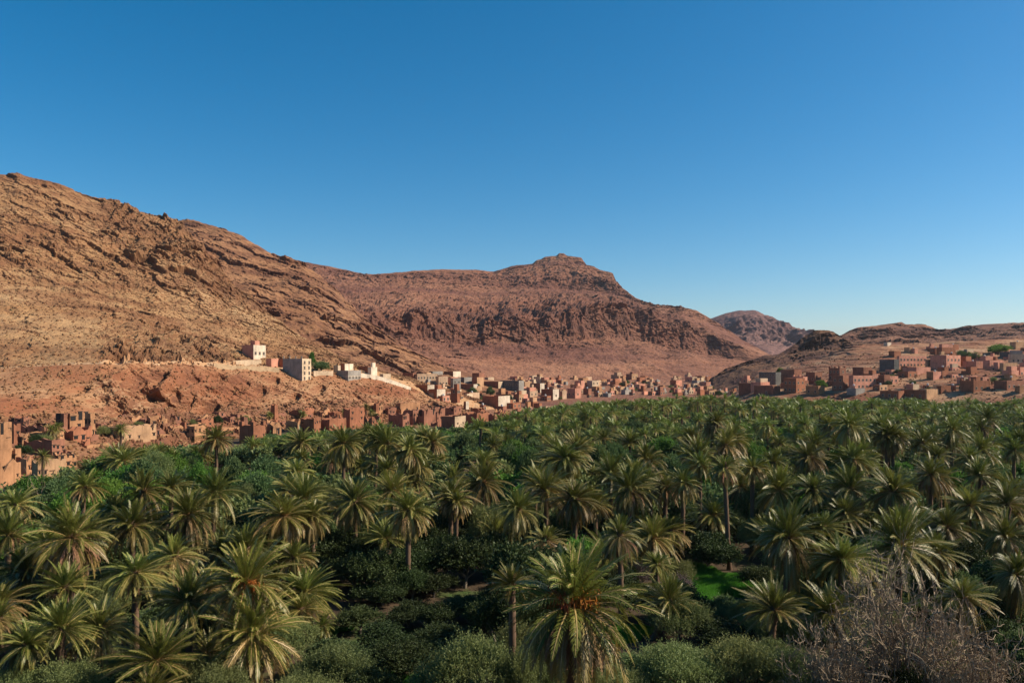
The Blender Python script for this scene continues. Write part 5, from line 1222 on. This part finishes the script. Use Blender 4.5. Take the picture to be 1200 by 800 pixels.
items = [(x, y, min(rng.uniform(-.8, 1.3), z_cap(p, y)-4.6), rng.uniform(.7, 1.2), rng.uniform(0, 6.28), int(rng.choice(4, p=w)*4+rng.integers(4))) for x, y, p in far]
tag(scatter(UG, items, 'undergrowth', pal), 'leafy undergrowth filling the ground between the far palms', 'undergrowth', kind='stuff')
print('bushes', len(HB)+n_u, 'rest', len(far))

# bare leafless trees
def bare_geo(seed, spread, height, stems, depth, r0=.10, fork=(1, 3), up=.35):
    rng = np.random.default_rng(seed); g = Geo(); gk = Geo()
    def grow(p, d, ln, r, lv):
        k = 4; P = [p]; q = p.copy(); dd = d.copy()
        for _ in range(k):
            dd = dd+rng.normal(0, .20, 3)+np.array([0, 0, .04*up]); dd /= np.linalg.norm(dd); q = q+dd*ln/k; P.append(q)
        (gk if lv > depth-2 else g).tube(P, np.linspace(r, max(.017, r*.55), k+1), 5 if lv > depth-2 else 3, 0, False)
        if lv == 0: return
        for _ in range(int(rng.integers(*fork))+1):
            t = rng.integers(1, k+1); e = dd+rng.normal(0, .62, 3)+np.array([0, 0, up*.25]); e /= np.linalg.norm(e)
            grow(np.array(P[t]), e, ln*rng.uniform(.55, .85), max(.019, r*.55), lv-1)
    for s in range(stems):
        a = 6.28*s/stems+rng.uniform(-.3, .3); e = rng.uniform(.55, 1.3)
        d = np.array([math.cos(a)*math.cos(e), math.sin(a)*math.cos(e), math.sin(e)]); grow(np.array([.3*math.cos(a), .3*math.sin(a), -.2]), d, height*.42, r0, depth)
    V = g.arrays()[0]; lo, hi = V.min(0), V.max(0); sx = spread/max(hi[0]-lo[0], hi[1]-lo[1]); out = []
    for s in (g, gk):
        v, q, t, mq, mt = s.arrays(); o = Geo(); o.add((v-np.array([(lo[0]+hi[0])/2, (lo[1]+hi[1])/2, 0]))*np.array([sx, sx, height/np.percentile(V[:, 2], 98.5)]), q, t, 0); out.append(o)
    return out
for (seed, px, Yb, sp, hh, st, dp, lab) in [(41, 1062, 52, 13.4, 9.2, 30, 5, 'big leafless tree with a dense tangle of grey brown twigs'), (43, 985, 49.5, 8.5, 5.8, 20, 5, 'smaller leafless tree with whitish twigs reaching over olive bushes'),
                                        (45, 1140, 48, 7.5, 5.6, 20, 5, 'low leafless thicket of brown twigs at the foot of the big bare tree'), (47, 45, 118, 5.5, 6.5, 5, 3, 'small leafless white branched tree among the palms by the light green trees')]:
    tw, tk = bare_geo(seed, sp, hh, st, dp); root = bpy.data.objects.new('bare_tree', None); COL.objects.link(root); root.location = (gx(px, Yb), Yb, 0)
    tag(root, lab, 'tree'); put('twigs', tw.mesh('twigs', [M_BARE]), root); put('trunk', tk.mesh('trunk', [M_WOODY]), root)

# grass of the small fields, and loose stones on the slopes
def grass(patches, seed):
    rng = np.random.default_rng(seed); V, T = [], []; n = 0
    for (px, q, w, dpt, cnt, hh) in patches:
        Yc = CZ*F/(q-HY); xc = gx(px, Yc); a = rng.uniform(0, 6.28, cnt); rr = np.sqrt(rng.uniform(0, 1, cnt))*(1+.25*np.sin(a*3+px)+.15*np.sin(a*5))
        x = xc+rr*np.cos(a)*w; y = Yc+rr*np.sin(a)*dpt; h = rng.uniform(.5, 1.2, cnt)*hh; b = rng.uniform(0, 6.28, cnt); wd = .05
        P = np.stack([x, y, 0*x-.05], 1); S = np.stack([np.cos(b)*wd, np.sin(b)*wd, 0*b], 1); tip = P+np.stack([rng.normal(0, .09, cnt), rng.normal(0, .09, cnt), h+.2], 1)
        V.append(np.concatenate([P-S, P+S, tip])); i = np.arange(cnt); T.append(np.stack([i, i+cnt, i+2*cnt], 1)+n); n += 3*cnt
    return mesh_np('grass', np.concatenate(V), None, np.concatenate(T), [leaf_mat('grass_blade', (.08, .24, .02), (.12, .30, .035), .5, .4, .1)])
tag(put('grass', grass([(838, 684, 4.0, 5.5, 36000, .45), (875, 690, 2.2, 2.5, 9000, .35), (384, 738, 1.6, 1.1, 1800, .14), (730, 742, 2.0, 2.6, 9000, .22), (800, 728, 1.5, 2.0, 5000, .2), (455, 797, 2.4, 1.6, 2500, .18)], 9)),
    'bright green grass of the small fields between the palms', 'grass', kind='stuff')
def stones(seed):
    rng = np.random.default_rng(seed)
    ph = (1+5**.5)/2
    ico = np.array([(-1, ph, 0), (1, ph, 0), (-1, -ph, 0), (1, -ph, 0), (0, -1, ph), (0, 1, ph), (0, -1, -ph), (0, 1, -ph), (ph, 0, -1), (ph, 0, 1), (-ph, 0, -1), (-ph, 0, 1)])/1.9
    fc = np.array([(0, 11, 5), (0, 5, 1), (0, 1, 7), (0, 7, 10), (0, 10, 11), (1, 5, 9), (5, 11, 4), (11, 10, 2), (10, 7, 6), (7, 1, 8), (3, 9, 4), (3, 4, 2), (3, 2, 6), (3, 6, 8), (3, 8, 9), (4, 9, 5), (2, 4, 11), (6, 2, 10), (8, 6, 7), (9, 8, 1)])
    V, T = [], []; n = 0
    for P, cnt, lo, hi in ((T_NEAR.P[150:520], 14000, .22, .7), (T_NEAR.P[42:150], 3500, .2, .6), (T_NEAR.P[2:42], 5000, .25, .8), (T_RIGHT.P[10:130], 3000, .25, .8)):
        r = rng.integers(0, P.shape[0], cnt); c = rng.integers(0, P.shape[1], cnt); p = P[r, c]
        s = lo+(hi-lo)*rng.random(cnt)**3.2
        k = ico[None]*s[:, None, None]*rng.uniform(.6, 1.3, (cnt, 1, 3))*rng.uniform(.75, 1.2, (cnt, 12, 1))+p[:, None]+np.array([0, 0, .1])
        V.append(k.reshape(-1, 3)); T.append((fc[None]+(np.arange(cnt)*12)[:, None, None]).reshape(-1, 3)+n); n += cnt*12
    return mesh_np('loose_stones', np.concatenate(V), None, np.concatenate(T), [M_NEAR])
tag(put('loose_stones', stones(17)), 'loose stones strewn over the ochre slopes', 'stones', kind='stuff')

# ------------------------------------------------------------------ a little haze in the valley air
def haze(density):
    m = bpy.data.materials.new('valley_haze'); m.use_nodes = True; n = m.node_tree.nodes; n.remove(n['Principled BSDF'])
    v = n.new('ShaderNodeVolumePrincipled'); v.inputs['Color'].default_value = (.80, .84, .92, 1); v.inputs['Density'].default_value = density; v.inputs['Anisotropy'].default_value = .3
    m.node_tree.links.new(v.outputs[0], n['Material Output'].inputs['Volume'])
    g = Geo(); g.box(-9500, 9500, -3500, 9500, -60, 420)
    tag(put('haze', g.mesh('haze', [m])), kind='stuff')
haze(.000035)
